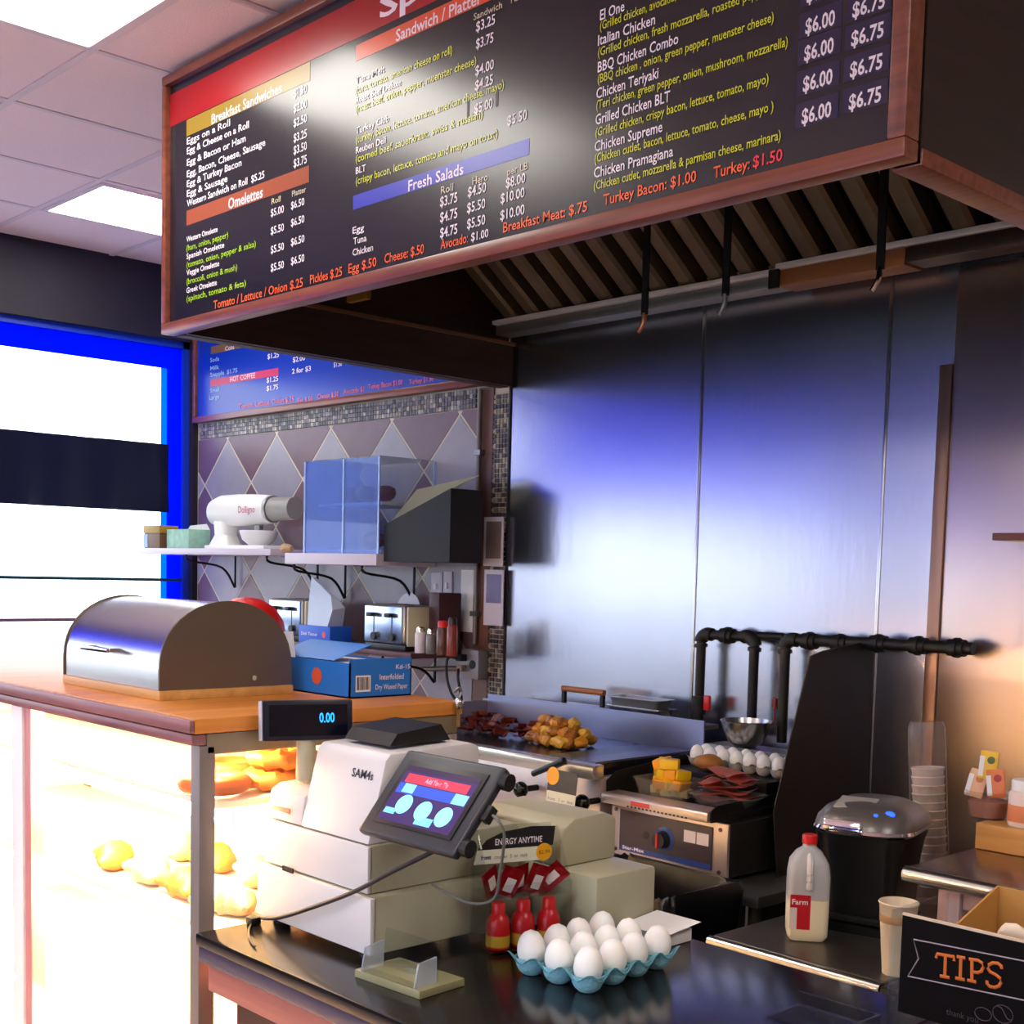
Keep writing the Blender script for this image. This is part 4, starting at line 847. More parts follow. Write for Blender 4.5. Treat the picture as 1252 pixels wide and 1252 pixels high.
for i, (x, z, rr, m_, lb) in enumerate(((-.004, .126, .05, (230, 186, 40), 'yellow drink sachet standing highest in the deli tub'), (.020, .085, -.15, (216, 120, 60), 'orange drink sachet in front in the deli tub'), (-.026, .080, .2, (226, 176, 140), 'pale peach sachet at the left in the deli tub'))):
    t = thing('drink_sachet', lb, 'sachet', (c1.x+x, 2.93-.006*i, wz+z), rot=(R_(-8), rr, .3))
    obj('wrapper', B(-.021, .021, -.003, .003, -.034, .034, bev=.0028), mat('sachet_%d' % i, m_, .3), t, local=True)
    obj('white_band', B(-.0212, -.010, -.0033, .0033, -.028, .02), PAPER, t, local=True)
    obj('emblem', cyl(BM(), (.005, -.0036, .012), (.005, -.0030, .012), .009, n=16), mat('emblem_%d' % i, ((70, 90, 30), (170, 50, 30), (190, 120, 60))[i], .4), t, local=True)
c2 = ony(1256, 985, 2.90)
jr = thing('white_jar', 'white lidded plastic jar at the right edge on the wooden board', 'jar', (c2.x, 2.90, wz))
obj('jar', lathe(BM(), [(0, 0), (.040, 0), (.042, .006), (.042, .075), (.036, .083), (0, .083)], (0, 0, 0), 24), mat('jar_cream', (224, 204, 196), .4), jr, local=True)
obj('lid', lathe(BM(), [(0, .0832), (.037, .0832), (.037, .104), (.034, .108), (0, .108)], (0, 0, 0), 24), WHITEP, jr, local=True)
obj('label_band', lathe(BM(), [(.0421, .012), (.0424, .013), (.0424, .05), (.0421, .051)], (0, 0, 0), 24), mat('jar_orange', (216, 130, 84), .5), jr, local=True)
# ---- sleeve of paper cups
sb = ony(1140, 1000, 3.07); sv = thing('cup_sleeve', 'tall plastic sleeve of stacked paper cups leaning behind the coffee maker', 'cups', (sb.x+.01, 3.07, .692), rot=(0, R_(-5), 0))
for k in range(11):
    z = .04+k*.022
    obj('paper_cup', lathe(BM(), [(.030, z), (.041, z+.085), (.043, z+.088), (.041, z+.091), (.039, z+.086)], (0, 0, 0), 22), mat('cup_print', (232, 220, 208), .6, vary=.45, scale=46) if k < 9 else PAPER, sv, local=True)
obj('sleeve', lathe(BM(), [(.046, 0), (.047, .2), (.0475, .40), (.046, .455), (.040, .47)], (0, 0, 0), 22), pane_mat('cloudy_film', (236, 226, 220), .1, .3, milk=(216, 200, 190), mk=.10), sv, local=True)
# ---- lone paper cup on the low table front
pc2 = ony(1103, 1110, 2.42); cp = thing('paper_cup', 'single pale paper cup behind the TIPS sign', 'cup', (-1.368, 2.44, .6905))
obj('cup', lathe(BM(), [(0, .002), (.027, .002), (.028, 0), (.040, .150), (.0425, .153), (.041, .156), (.0385, .151), (.026, .005), (0, .005)], (0, 0, 0), 26), mat('cup_cream', (226, 208, 180), .6), cp, local=True)
obj('print_band', lathe(BM(), [(.0375, .112), (.0381, .113), (.0390, .128), (.0384, .129)], (0, 0, 0), 26), mat('cup_tan', (180, 140, 96), .6), cp, local=True)

# ---- equipment stand
es = thing('equipment_stand', 'low steel equipment stand under the griddle and broiler', 'stand', (-2.8, 3.1, 0))
obj('top', B(-3.66, -1.98, 2.80, 3.46, .64, .672, bev=.003), STEEL_D, es)
obj('shade_block', B(-3.64, -2.0, 2.88, 3.44, .04, .639), BLACKM, es)  # black block added to keep the space under the stand in shade
for x in (-3.60, -2.8, -2.03):
    for y in (2.85, 3.41): obj('leg', cyl(BM(), (x, y, 0), (x, y, .64), .022, n=12), STEEL_D, es)
# ---- charbroiler
X0, X1, YF_, YK = -2.545, -2.115, 2.835, 3.30
br = thing('charbroiler', 'small countertop charbroiler with a blue dial and stainless front', 'grill', ((X0+X1)/2, 3.05, .672))
obj('body', B(X0+.004, X1-.002, YF_+.012, YK, .69, .842, bev=.003), BLACKM, br)
ft = BM()
for x in (X0+.05, X1-.05):
    for y in (YF_+.06, YK-.05): cyl(ft, (x, y, .6722), (x, y, .69), .018, n=10)
obj('feet', ft, BLACK, br)
PNK = mat('front_steel', (206, 190, 184), .32, .7)
obj('front_frame', B(X0, X1, YF_, YF_+.0115, .69, .842, bev=.002), PNK, br)
cpn = obj('control_panel', B(X0+.036, X1-.05, YF_-.004, YF_-.0004, .706, .828, bev=.001), mat('panel_dark', (66, 54, 58), .4), br)
obj('blue_stripe', B(X0+.038, X1-.052, YF_-.0048, YF_-.0042, .708, .722), mat('panel_blue', (34, 60, 130), .4), cpn)
t_ = BM(); put_text(t_, 'Star-Max', (X0+.05, YF_-.0052, .7125), (1, 0, 0), (0, 0, 1), .085, .0095, .02); obj('lettering', t_, WHITE, cpn, smooth=False)
dk = Vector(((X0+X1)/2-.005, YF_, .766))
obj('dial_plate', cyl(BM(), dk+Vector((0, -.0052, 0)), dk+Vector((0, -.0042, 0)), .036, n=32), MATS['panel_blue'], cpn)
obj('knob', cyl(BM(), dk+Vector((-.004, -.030, -.002)), dk+Vector((-.004, -.0054, -.002)), .022, .026, 24), BLACK, br)
obj('knob_pointer', B(dk.x-.010, dk.x-.003, YF_-.034, YF_-.0305, dk.z-.022, dk.z+.018), RED, br)
obj('pilot_hole', cyl(BM(), dk+Vector((-.07, -.0046, 0)), dk+Vector((-.07, -.0042, 0)), .012, n=16), BLACK, cpn)
for k in (0, 1): obj('rating_label', B(X1-.150+k*.046, X1-.108+k*.046, YF_-.0046, YF_-.0042, .772, .806), mat('label_pink', (226, 210, 206), .5), cpn)
for x in (X0+.018, X1-.025):
    for z in (.705, .825): obj('rivet', cyl(BM(), (x, YF_-.003, z), (x, YF_, z), .006, n=10), mat('rivet_brown', (90, 60, 50), .5), br)
lip = prism(BM(), [(YF_-.03, .8425), (YF_-.03, .868), (YF_-.022, .874), (YF_+.05, .874), (YF_+.05, .8425)], 'x', X0-.02, X1-.05, bev=.004); obj('front_ledge', lip, PNK, br)
obj('logo_plate', B(X0+.10, X0+.17, YF_-.0312, YF_-.0303, .851, .864), mat('logo_red', (190, 60, 60), .5), br)
vs = BM()
for k in range(16): box(vs, X0+.085+k*.0145, X0+.092+k*.0145, YF_-.0304, YF_-.0296, .844, .849)
obj('vent_slots', vs, BLACK, br, kind='stuff')
for k in range(15): obj('grate_bar', B(X0+.03+k*.025, X0+.043+k*.025, YF_+.055, YK-.02, .8425, .862, bev=.002), BLACKM, br)
obj('side_splash', prism(BM(), [(YF_-.02, .8425), (YF_-.02, .875), (YF_+.005, .888), (YK-.02, .898), (YK-.02, .8425)], 'x', X1-.0475, X1-.044), BLACKM, br)
obj('side_splash', prism(BM(), [(YF_+.0, .8425), (YF_+.0, .905), (YF_+.04, .93), (YK, .965), (YK, .8425)], 'x', X0-.026, X0-.0215), BLACKM, br)
obj('back_splash', B(X0-.02, X1-.05, YK+.001, YK+.006, .70, .965), STEEL, br)
# tall black splash shield between broiler and coffee maker
xs = -2.085; P = [onx(*q, xs) for q in ((945, 992), (966, 900), (990, 802), (1004, 796), (1072, 781), (1086, 786), (1091, 800), (1084, 880), (1068, 990))]
gs = prism(BM(), [(p.y, p.z) for p in P]+[(P[-1].y, .6725), (P[0].y+.03, .6725)], 'x', xs, xs+.004)
obj('splash_shield', gs, mat('sooty_steel', (58, 50, 46), .42, .6, vary=.2, scale=10), label='tall sooty black splash shield standing right of the charbroiler', cat='shield')
# ---- food on the broiler
chz = .8625
def tub(name, lab, c, w_, d_, h, rz_):
    t = thing(name, lab, 'container', c, rz_)
    bm = loft(BM(), [rrect(w_*.8, d_*.8, 0, .02), rrect(w_*.84, d_*.84, .004, .02), rrect(w_, d_, h, .025), rrect(w_*1.05, d_*1.05, h, .028), rrect(w_*1.05, d_*1.05, h-.003, .028), rrect(w_*.985, d_*.985, h-.004, .025), rrect(w_*.8, d_*.8, .006, .02)])
    obj('tub', bm, TUBM, t, local=True); return t
cc = ony(815, 968, 2.955); tub('cheese_tub', 'clear plastic tub heaped with yellow cheese on the broiler', (cc.x, 2.965, chz), .092, .07, .055, 0)
CHM = [mat('cheese_yellow', (244, 196, 24), .45), mat('cheese_orange', (240, 160, 16), .45), mat('cheese_pale', (240, 226, 168), .45)]
for k in range(19):
    lay = min(k//5, 3) if k < 15 else 3; x = cc.x+(-.052+.026*(k % 5))*(1-.14*lay)+random.uniform(-.006, .006); y = 2.965+random.uniform(-.028, .028)*(1-.15*lay); z = chz+.016+.027*lay
    q_ = 1.28 if lay else 1.0; bm = B(-.022*q_, .022*q_, -.02*q_, .02*q_, -.012*q_, .012*q_, bev=.006); xform(bm, Matrix.Translation((x, y, z)) @ Matrix.Rotation(random.uniform(0, 3), 4, 'Z') @ Matrix.Rotation(random.uniform(-.3, .3), 4, 'X'))
    obj('cheese_chunk', bm, CHM[2 if lay == 0 and k != 1 else (k % 2)], label=('pale cheese chunk at the bottom of the cheese tub' if lay == 0 and k != 1 else 'yellow cheese chunk heaped in the clear tub' if k % 2 == 0 else 'orange cheese chunk heaped in the clear tub'), cat='cheese', group='cheese chunks in the tub')
hc_ = ony(905, 960, 3.05); tub('ham_tub', 'clear plastic tub of folded pink ham on the broiler', (hc_.x-.006, 3.005, chz), .098, .07, .032, R_(12))
HAM = [mat('ham_pink', (236, 150, 134), .4, vary=.15, scale=20), mat('ham_rose', (220, 124, 112), .4, vary=.15, scale=20)]
for k in range(7):
    bm = BM(); n = 10; g = []
    for i in range(n+1):
        u = -1+2*i/n; g.append([bm.verts.new((u*(.078-.002*k), v*.052, .008*math.sin(u*3+k*1.7)*(.4+.6*abs(v))+.004*v*math.cos(u*4+k))) for v in (-1, -.4, .3, 1)])
    for a, b in zip(g[:-1], g[1:]):
        for j in range(3): bm.faces.new((a[j], b[j], b[j+1], a[j+1]))
    bmesh.ops.solidify(bm, geom=list(bm.faces), thickness=.011)
    xform(bm, Matrix.Translation((hc_.x-.006+random.uniform(-.006, .006), 3.005+random.uniform(-.004, .004), chz+.018+k*.0132)) @ Matrix.Rotation(R_(12)+random.uniform(-.12, .12), 4, 'Z'))
    obj('ham_slice', bm, HAM[k % 2], label='folded pink ham slice lying in the clear ham tub', cat='ham', group='ham slices in the tub')
pl_ = ony(835, 950, 3.12)
# roll, eggs and bowl behind
obj('rear_riser', B(-2.56, -2.18, 3.10, 3.295, .8632, .925, bev=.004), BLACKM, label='black iron riser at the back of the broiler', cat='riser')
rc = ony(870, 917, 3.15)
tt = onz(915, 930, .93)
egg_tray('egg_flat', 'pale grey egg flat at the back of the broiler', Vector((-2.372, 3.235, .9255)), R_(0), 7, 2, .052, mat('flat_grey', (190, 184, 170), .85), lambda i, j: 'white egg in the rear flat, %s row, %s from the left' % (('front', 'back')[j], ORD[i]), 'white eggs in the rear flat')
bm = lump(BM(), (0, 0, 0), .042, .05, 3, (1.15, 1, .62), 77); xform(bm, Matrix.Translation((rc.x, 3.138, .9255+.027)))
obj('bread_roll', bm, mat('roll_brown', (176, 112, 50), .6, vary=.3, scale=30), label='seeded brown bread roll in front of the rear eggs', cat='bread roll')
bw = ony(925, 880, 3.38)
obj('bowl_shelf', B(-2.56, -2.10, 3.295, 3.40, .970, .985), STEEL_D, label='narrow steel shelf behind the broiler under the mixing bowl', cat='shelf')
mbw = thing('mixing_bowl', 'steel mixing bowl with a greenish inside behind the eggs', 'bowl', (bw.x, 3.325, .9855))
obj('bowl', lathe(BM(), [(0, .0), (.03, .0), (.055, .018), (.072, .05), (.080, .082), (.083, .084), (.079, .086), (.070, .052), (.053, .021), (.028, .004), (0, .004)], (0, 0, 0), 32), STEEL, mbw, local=True)
obj('batter', lathe(BM(), [(0, .058), (.071, .058), (0, .060)], (0, 0, 0), 32), mat('green_batter', (84, 130, 90), .4), mbw, local=True)

# ---- griddle with bacon and potatoes
GX0, GX1, GY0, GY1, gz = -3.62, -2.575, 2.785, 3.30, .955
gr = thing('griddle', 'flat top griddle with a stainless front and black ball knobs', 'griddle', (-3.1, 3.04, .672))
obj('body', B(GX0, GX1, GY0+.03, GY1, .6735, .915, bev=.003), mat('griddle_front', (214, 200, 198), .3, .6), gr)
obj('plate', B(GX0+.02, GX1-.02, GY0+.03, GY1-.01, .9155, gz-.004), mat('griddle_plate', (56, 56, 62), .25, .7, vary=.3, scale=8), gr)
obj('front_trough', prism(BM(), [(GY0-.02, .912), (GY0-.02, .948), (GY0-.01, gz), (GY0+.0295, gz), (GY0+.0295, .912)], 'x', GX0, GX1+.012, bev=.004), mat('pale_steel', (216, 214, 206), .25, .8), gr)
obj('grease_tray', B(-2.80, -2.70, GY0+.031, GY1-.03, gz-.003, gz+.002), mat('green_slate', (70, 88, 84), .3, .3), gr)
obj('grease_tray', B(-2.695, -2.60, GY0+.031, GY1-.03, gz-.003, gz+.003), mat('grey_slate', (104, 106, 116), .3, .5), gr)
obj('back_splash', B(GX0, GX1-.0, GY1+.001, GY1+.008, .70, 1.055), mat('bluish_steel', (150, 156, 190), .3, .8), gr)
obj('side_splash', B(GX0-.008, GX0-.001, GY0, GY1, .70, 1.03), STEEL, gr)
for px, py in ((640, 965), (715, 981)):
    v = ony(px, py, GY0-.03); k = BM(); ball(k, (v.x, GY0-.042, v.z), .026, .022, .026, 20, 12); cyl(k, (v.x, GY0-.03, v.z), (v.x, GY0+.0295, v.z), .010, n=12); obj('ball_knob', k, mat('gloss_black', (12, 12, 14), .1), gr)
v0 = ony(652, 946, GY0-.03); v1 = ony(690, 930, GY0-.03)
obj('trough_handle', tube(BM(), [v0, v1], .010, 10), BLACK, gr)
# header card of a second rack: yellow dotted card hanging on the griddle front
v = ony(683, 963, 2.72)
cd2 = thing('card_sign', 'small striped card with a yellow dot in front of the griddle', 'sign', (v.x+.03, 2.70, v.z-.045), rot=(R_(-6), 0, R_(-3)))
obj('card', B(-.065, .06, -.001, .001, -.01, .035), mat('card_cream2', (214, 212, 190), .5), cd2, local=True)
obj('dark_band', B(-.065, .06, -.001, .001, .0352, .10), mat('card_dark', (60, 58, 48), .5), cd2, local=True)
obj('dark_band', B(-.065, .06, -.001, .001, -.03, -.0102), MATS['card_dark'], cd2, local=True)
obj('price_dot', cyl(BM(), (-.045, -.0022, .080), (-.045, -.0012, .080), .027, n=26), mat('dot_gold2', (226, 160, 30), .5), cd2, local=True)
t_ = BM(); put_text(t_, 'front   5 or  deal', (-.058, -.0016, .008), (1, 0, 0), (0, 0, 1), .11, .009, .0); obj('lettering', t_, MATS['ink_grey'], cd2, local=True, smooth=False)
BAC = [mat('bacon_dark', (112, 40, 32), .4, vary=.3, scale=30), mat('bacon_red', (150, 62, 48), .4, vary=.3, scale=30)]
POT = [mat('potato_gold', (190, 128, 34), .45, vary=.25, scale=30), mat('potato_brown', (150, 92, 28), .45, vary=.25, scale=30), mat('potato_yellow', (206, 156, 50), .45, vary=.2, scale=30)]
k = 0
for lay, cnt in ((0, 14), (1, 9), (2, 5)):
    for q in range(cnt):
        x = -3.46+.40*(q+.5)/cnt+random.uniform(-.02, .02); y = 3.05+random.uniform(-.08, .08)*(1-.3*lay); bm = BM(); n = 12; g = []
        for i in range(n+1):
            u = -1+2*i/n; g.append([bm.verts.new((u*.052, vv*.014, .010*math.sin(u*5+k))) for vv in (-1, 0, 1)])
        for a, b in zip(g[:-1], g[1:]):
            for j in range(2): bm.faces.new((a[j], b[j], b[j+1], a[j+1]))
        bmesh.ops.solidify(bm, geom=list(bm.faces), thickness=.004)
        xform(bm, Matrix.Translation((x, y, gz+.016+.021*lay)) @ Matrix.Rotation(random.uniform(0, 3.1), 4, 'Z') @ Matrix.Rotation(random.uniform(-.2, .2), 4, 'Y'))
        obj('bacon_strip', bm, BAC[k % 2], label=('dark crisp bacon strip in the heap on the griddle', 'reddish bacon strip in the heap on the griddle')[k % 2], cat='bacon', group='bacon heaped on the griddle'); k += 1
k = 0
for lay, cnt in ((0, 16), (1, 11), (2, 6)):
    for q in range(cnt):
        x = -3.10+.25*(.06*lay+(q+.5)/cnt*(1-.12*lay))+random.uniform(-.015, .015); y = 3.05+random.uniform(-.09, .09)*(1-.3*lay)
        bm = lump(BM(), (x, y, gz+.018+.027*lay), .023, .22, 2, (1.1, 1, .85), 200+k)
        obj('potato_chunk', bm, POT[k % 3], label=('golden potato chunk in the home fries on the griddle', 'browned potato chunk in the home fries on the griddle', 'yellow potato chunk in the home fries on the griddle')[k % 3], cat='potato', group='home fries heaped on the griddle', smooth=False); k += 1
# rear ledge with press and pans
obj('rear_ledge', B(-3.66, -2.60, 3.312, 3.412, 1.02, 1.035), STEEL_D, label='narrow steel ledge behind the griddle', cat='ledge')
g0 = ony(693, 850, 3.38); g1 = ony(742, 850, 3.38); zl = 1.0355
ps = thing('bacon_press', 'flat iron bacon press with a wooden handle behind the griddle', 'press', ((g0.x+g1.x)/2, 3.385, zl))
obj('plate', B(g0.x-.02, g1.x+.02, 3.318, 3.405, zl, zl+.014, bev=.003), STEEL_D, ps)
for x in (g0.x+.004, g1.x-.004): obj('bracket', B(x-.007, x+.007, 3.355, 3.369, zl+.014, zl+.062), BLACKM, ps)
obj('handle', cyl(BM(), (g0.x-.004, 3.362, zl+.066), (g1.x+.004, 3.362, zl+.066), .011, n=14), wood_mat('handle_wood', (150, 84, 36), (176, 104, 50), .4, 0), ps)
p0_ = ony(757, 860, 3.385); p1_ = ony(822, 860, 3.385)
for k, (zz, s_) in enumerate(((0, 1), (.031, .94))):
    w_ = (p1_.x-p0_.x)/2*s_; c = ((p0_.x+p1_.x)/2, 3.361, zl+zz)
    bm = loft(BM(), [rrect(w_*.88, .036, 0, .012), rrect(w_, .043, .034, .014), rrect(w_*1.06, .048, .034, .016), rrect(w_*1.06, .048, .031, .016), rrect(w_*.96, .040, .030, .014), rrect(w_*.85, .034, .004, .012)])
    xform(bm, Matrix.Translation(c)); obj('steel_pan', bm, (STEEL, STEEL_D)[k], label=('lower of two stacked small steel pans behind the griddle', 'upper of two stacked small steel pans behind the griddle')[k], cat='pan')

# ---- gas pipes on the wall
gp = thing('gas_pipes', 'black iron gas pipes with elbows along the steel wall', 'pipe', (-2.2, 3.43, 1.04))
yp = 3.43; zt_ = 1.33
def pv(px, z0): v = ony(px, 800, yp); return v.x
xa_, xb_, xc_, xd_ = pv(857, 0), pv(922, 0), pv(960, 0), pv(1190, 0)
def pipe(P, r=.0165): obj('pipe', tube(BM(), P, r, 12), BLACKM, gp)
pipe([(xa_, yp, 1.0), (xa_, yp, zt_-.02)]); pipe([(xa_+.02, yp, zt_), (xb_-.02, yp, zt_)]); pipe([(xb_, yp, zt_-.02), (xb_, yp, 1.0)])
pipe([(xc_, yp, 1.0), (xc_, yp, zt_-.02)]); pipe([(xc_+.02, yp, zt_+.002), (xd_, yp, zt_+.008)], .018)
pipe([(xb_, yp+.01, zt_+.006), (xb_+.09, yp+.03, zt_+.006)], .013)
for x, z, q in ((xa_, zt_, 1), (xb_, zt_, -1), (xc_, zt_, 1)):
    obj('elbow', tube(BM(), curve_pts([(x, yp, z-.045), (x, yp, z-.018), (x+q*.018, yp, z), (x+q*.045, yp, z)], 4), .0225, 12), BLACKM, gp)
for x, z in (((xa_+xb_)/2, zt_), (xc_+.09, zt_), (xc_+.2, zt_), (xd_-.30, zt_+.006), (xd_-.17, zt_+.007), (xd_-.05, zt_+.008)):
    obj('coupling', cyl(BM(), (x-.025, yp, z), (x+.025, yp, z), .0245, n=14), BLACKM, gp); obj('collar', cyl(BM(), (x-.007, yp, z), (x+.007, yp, z), .029, n=14), BLACKM, gp)
obj('valve', cyl(BM(), (xa_, yp, 1.06), (xa_, yp, 1.12), .024, n=14), BLACKM, gp)
vr = BM(); box(vr, xa_+.026, xa_+.05, yp-.012, yp+.002, 1.075, 1.125, bev=.004); obj('valve_handle', vr, RED, gp)
vr = BM(); box(vr, xb_+.085, xb_+.10, yp-.012, yp+.002, 1.11, 1.14, bev=.003); cyl(vr, (xb_+.0925, yp-.005, 1.05), (xb_+.0925, yp-.005, 1.11), .003, n=8); obj('valve_handle', vr, mat('dark_red', (120, 30, 28), .5), gp)
# brown shelf bar at the right
v = ony(1213, 656, 3.40)
sh = thing('wall_shelf', 'thin brown wall shelf at the right edge of the steel wall', 'shelf', (v.x+.5, 3.43, v.z))
obj('board', B(v.x, v.x+1.3, 3.40, 3.476, v.z-.010, v.z+.010, bev=.002), wood_mat('shelf_brown', (96, 44, 34), (120, 60, 46), .4, 0), sh)
for x in (v.x+.45, v.x+1.1): obj('bracket', B(x, x+.02, 3.41, 3.476, v.z-.07, v.z-.0105), BLACKM, sh)

# ---- bin with liner
bnx0, bnx1, bny0, bny1, bnz = -2.40, -1.96, 2.39, 2.73, .655
bn = thing('trash_bin', 'rectangular bin lined with a glossy black bag before the broiler', 'bin', ((bnx0+bnx1)/2, (bny0+bny1)/2, 0))
cxm, cym = (bnx0+bnx1)/2, (bny0+bny1)/2
bm = loft(BM(), [rrect(.165, .12, .0, .03), rrect(.20, .152, .68, .03)], False); xform(bm, Matrix.Translation((cxm, cym, 0))); obj('tub', bm, mat('bin_beige', (120, 112, 98), .5), bn)
bm = BM(); secs = []
rn = random.Random(5)
for w_, d_, z, j in ((.202, .155, .50, .0), (.212, .164, .53, .008), (.218, .168, .60, .008), (.222, .172, .645, .006), (.214, .166, .660, .008), (.196, .148, .655, .008), (.182, .134, .60, .010), (.17, .12, .45, .012), (.15, .10, .30, .01)):
    s = rrect(w_, d_, z*1.11, .04, 9); secs.append([(x*(1+rn.uniform(-j, j)*2), y*(1+rn.uniform(-j, j)*2), zz+rn.uniform(-j, j)*.9) for x, y, zz in s])
loft(bm, secs, False); xform(bm, Matrix.Translation((cxm, cym, 0)))
obj('liner_bag', bm, mat('bag_black', (14, 12, 14), .3, bump=.4, bscale=13, spec=.5), bn)

# ================================================================ TILED WALL SHELVES
LAV = mat('lavender_shelf', (206, 196, 210), .4)
shl = thing('wall_shelf', 'pale wall shelf by the window carrying the stand mixer', 'shelf', (-5.5, 3.33, 1.58))
SZ = 1.60
obj('board', B(-6.16, -4.93, 3.16, 3.488, SZ-.03, SZ, bev=.004), LAV, shl)
def bracket(par, x, z, h=.16):
    obj('bracket', tube(BM(), curve_pts([(x, 3.20, z), (x, 3.22, z-.03), (x, 3.40, z-.06), (x, 3.475, z-h)], 5), .006, 6), MATS['black_iron'], par); obj('bracket', tube(BM(), [(x, 3.478, z), (x, 3.478, z-h)], .006, 6), MATS['black_iron'], par)
bracket(shl, -5.75, SZ-.0305); bracket(shl, -5.02, SZ-.0305)
shr = thing('wall_shelf', 'pale thick wall shelf under the clear pastry box', 'shelf', (-4.5, 3.33, 1.55))
obj('board', B(-4.83, -4.165, 3.17, 3.488, 1.535, 1.583, bev=.004), LAV, shr); bracket(shr, -4.80, 1.534, .15); bracket(shr, -4.30, 1.534, .15)
# stand mixer
mx = thing('stand_mixer', 'white stand mixer with red script on the wall shelf', 'mixer', (-5.37, 3.32, SZ))
MXW = mat('mixer_white', (240, 240, 236), .35)
obj('foot', B(-5.62, -5.14, 3.24, 3.40, SZ, SZ+.016, bev=.006), MXW, mx)
obj('column', loft(BM(), [[(x*s1-5.555, y*s2+3.32, z) for x, y, z in rrect(.055, .05, 0, .03)] for s1, s2 in ()] or [[(x-5.555, y+3.32, SZ+.016) for x, y, _ in rrect(.075, .06, 0, .03)], [(x-5.555, y+3.32, SZ+.06) for x, y, _ in rrect(.05, .045, 0, .03)], [(x-5.55, y+3.32, SZ+.12) for x, y, _ in rrect(.055, .05, 0, .03)]]), MXW, mx)
hd = []
for x, r, dz_ in ((-5.66, .035, -.01), (-5.645, .058, -.005), (-5.58, .070, 0), (-5.44, .072, 0), (-5.30, .068, 0), (-5.20, .062, 0), (-5.19, .05, 0)):
    hd.append([(x, 3.32+r*.9*math.cos(a), SZ+.165+dz_+r*math.sin(a)*.95) for a in [2*math.pi*k/18 for k in range(18)]])
obj('head', loft(BM(), hd), MXW, mx)
obj('chrome_band', cyl(BM(), (-5.189, 3.32, SZ+.165), (-5.175, 3.32, SZ+.165), .056, n=20), STEEL_D, mx)
obj('attachment', cyl(BM(), (-5.174, 3.32, SZ+.165), (-5.02, 3.32, SZ+.165), .050, .046, 20), mat('putty_grey', (150, 146, 138), .4), mx)
obj('beater_shaft', cyl(BM(), (-5.29, 3.32, SZ+.075), (-5.29, 3.32, SZ+.10), .02, n=12), STEEL_D, mx)
obj('bowl', lathe(BM(), [(0, .0165), (.045, .0165), (.075, .04), (.088, .075), (.086, .078), (.07, .042), (.04, .020), (0, .020)], (-5.29, 3.32, SZ), 26), WHITEP, mx)
t_ = BM(); put_text(t_, 'Dolligno', (-5.36, 3.32-.0655, SZ+.150), (1, 0, 0), (0, 0, 1), .13, .028, .0); obj('lettering', t_, mat('ink_magenta', (190, 60, 96), .4), mx, smooth=False)
mx.scale = (1.12, 1, 1.14)
# boxes by the window
bxs = thing('snack_box', 'green and white chequered carton at the window end of the shelf', 'box', (-5.83, 3.25, SZ))
obj('carton', B(-5.93, -5.71, 3.19, 3.31, SZ, SZ+.095, bev=.002), mat('carton_mint', (150, 196, 176), .5, vary=.35, scale=30), bxs)
obj('flap', prism(BM(), [(-5.93, SZ+.0955), (-5.71, SZ+.0955), (-5.74, SZ+.125), (-5.90, SZ+.118)], 'y', 3.305, 3.308), PAPER, bxs)
bxs = thing('snack_box', 'small brown box with a yellow top, farthest left on the shelf', 'box', (-6.05, 3.22, SZ))
obj('carton', B(-6.13, -5.965, 3.17, 3.27, SZ, SZ+.075, bev=.002), mat('carton_brown', (110, 76, 54), .5), bxs)
obj('lid', B(-6.133, -5.962, 3.167, 3.273, SZ+.0755, SZ+.115, bev=.002), mat('carton_ochre', (176, 140, 50), .5, vary=.3, scale=14), bxs)
obj('side_label', B(-6.134, -6.09, 3.1685, 3.1695, SZ+.004, SZ+.07), mat('pale_blue_label', (150, 176, 226), .5), bxs)
bg_ = BM(); lump(bg_, (-4.87, 3.21, 1.583+.02), .03, .25, 2, (1.1, .8, .7), 9)
obj('paper_bag', bg_, mat('tan_bag', (188, 160, 120), .7), label='crumpled tan paper bag between the two wall shelves', cat='bag')
# clear pastry box
ab = thing('pastry_box', 'clear acrylic pastry box with two tiers, blue window light tinted into its panes, on the wall shelf', 'acrylic box', (-4.43, 3.33, 1.583))
ax0, ax1, ay0, ay1, az0, az1 = -4.70, -4.17, 3.185, 3.475, 1.5835, 1.975
obj('front_pane', B(ax0, ax1, ay0, ay0+.004, az0, az1), ACRYB, ab); obj('side_pane', B(ax1-.004, ax1, ay0+.0042, ay1, az0, az1), ACRYL, ab); obj('side_pane', B(ax0, ax0+.004, ay0+.0042, ay1, az0, az1), ACRYB, ab); obj('top_pane', B(ax0, ax1, ay0, ay1, az1+.0002, az1+.004), ACRYL, ab)
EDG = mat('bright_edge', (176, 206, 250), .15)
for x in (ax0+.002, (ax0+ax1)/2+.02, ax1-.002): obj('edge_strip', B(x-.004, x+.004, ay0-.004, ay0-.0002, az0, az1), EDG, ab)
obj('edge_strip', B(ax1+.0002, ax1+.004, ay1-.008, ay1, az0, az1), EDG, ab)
obj('tier', B(ax0+.06, ax1-.02, ay0+.03, ay1-.02, az0+.20, az0+.212), PAPER, ab); obj('tier', B(ax0+.06, ax1-.02, ay0+.03, ay1-.02, az0+.002, az0+.018), PAPER, ab)
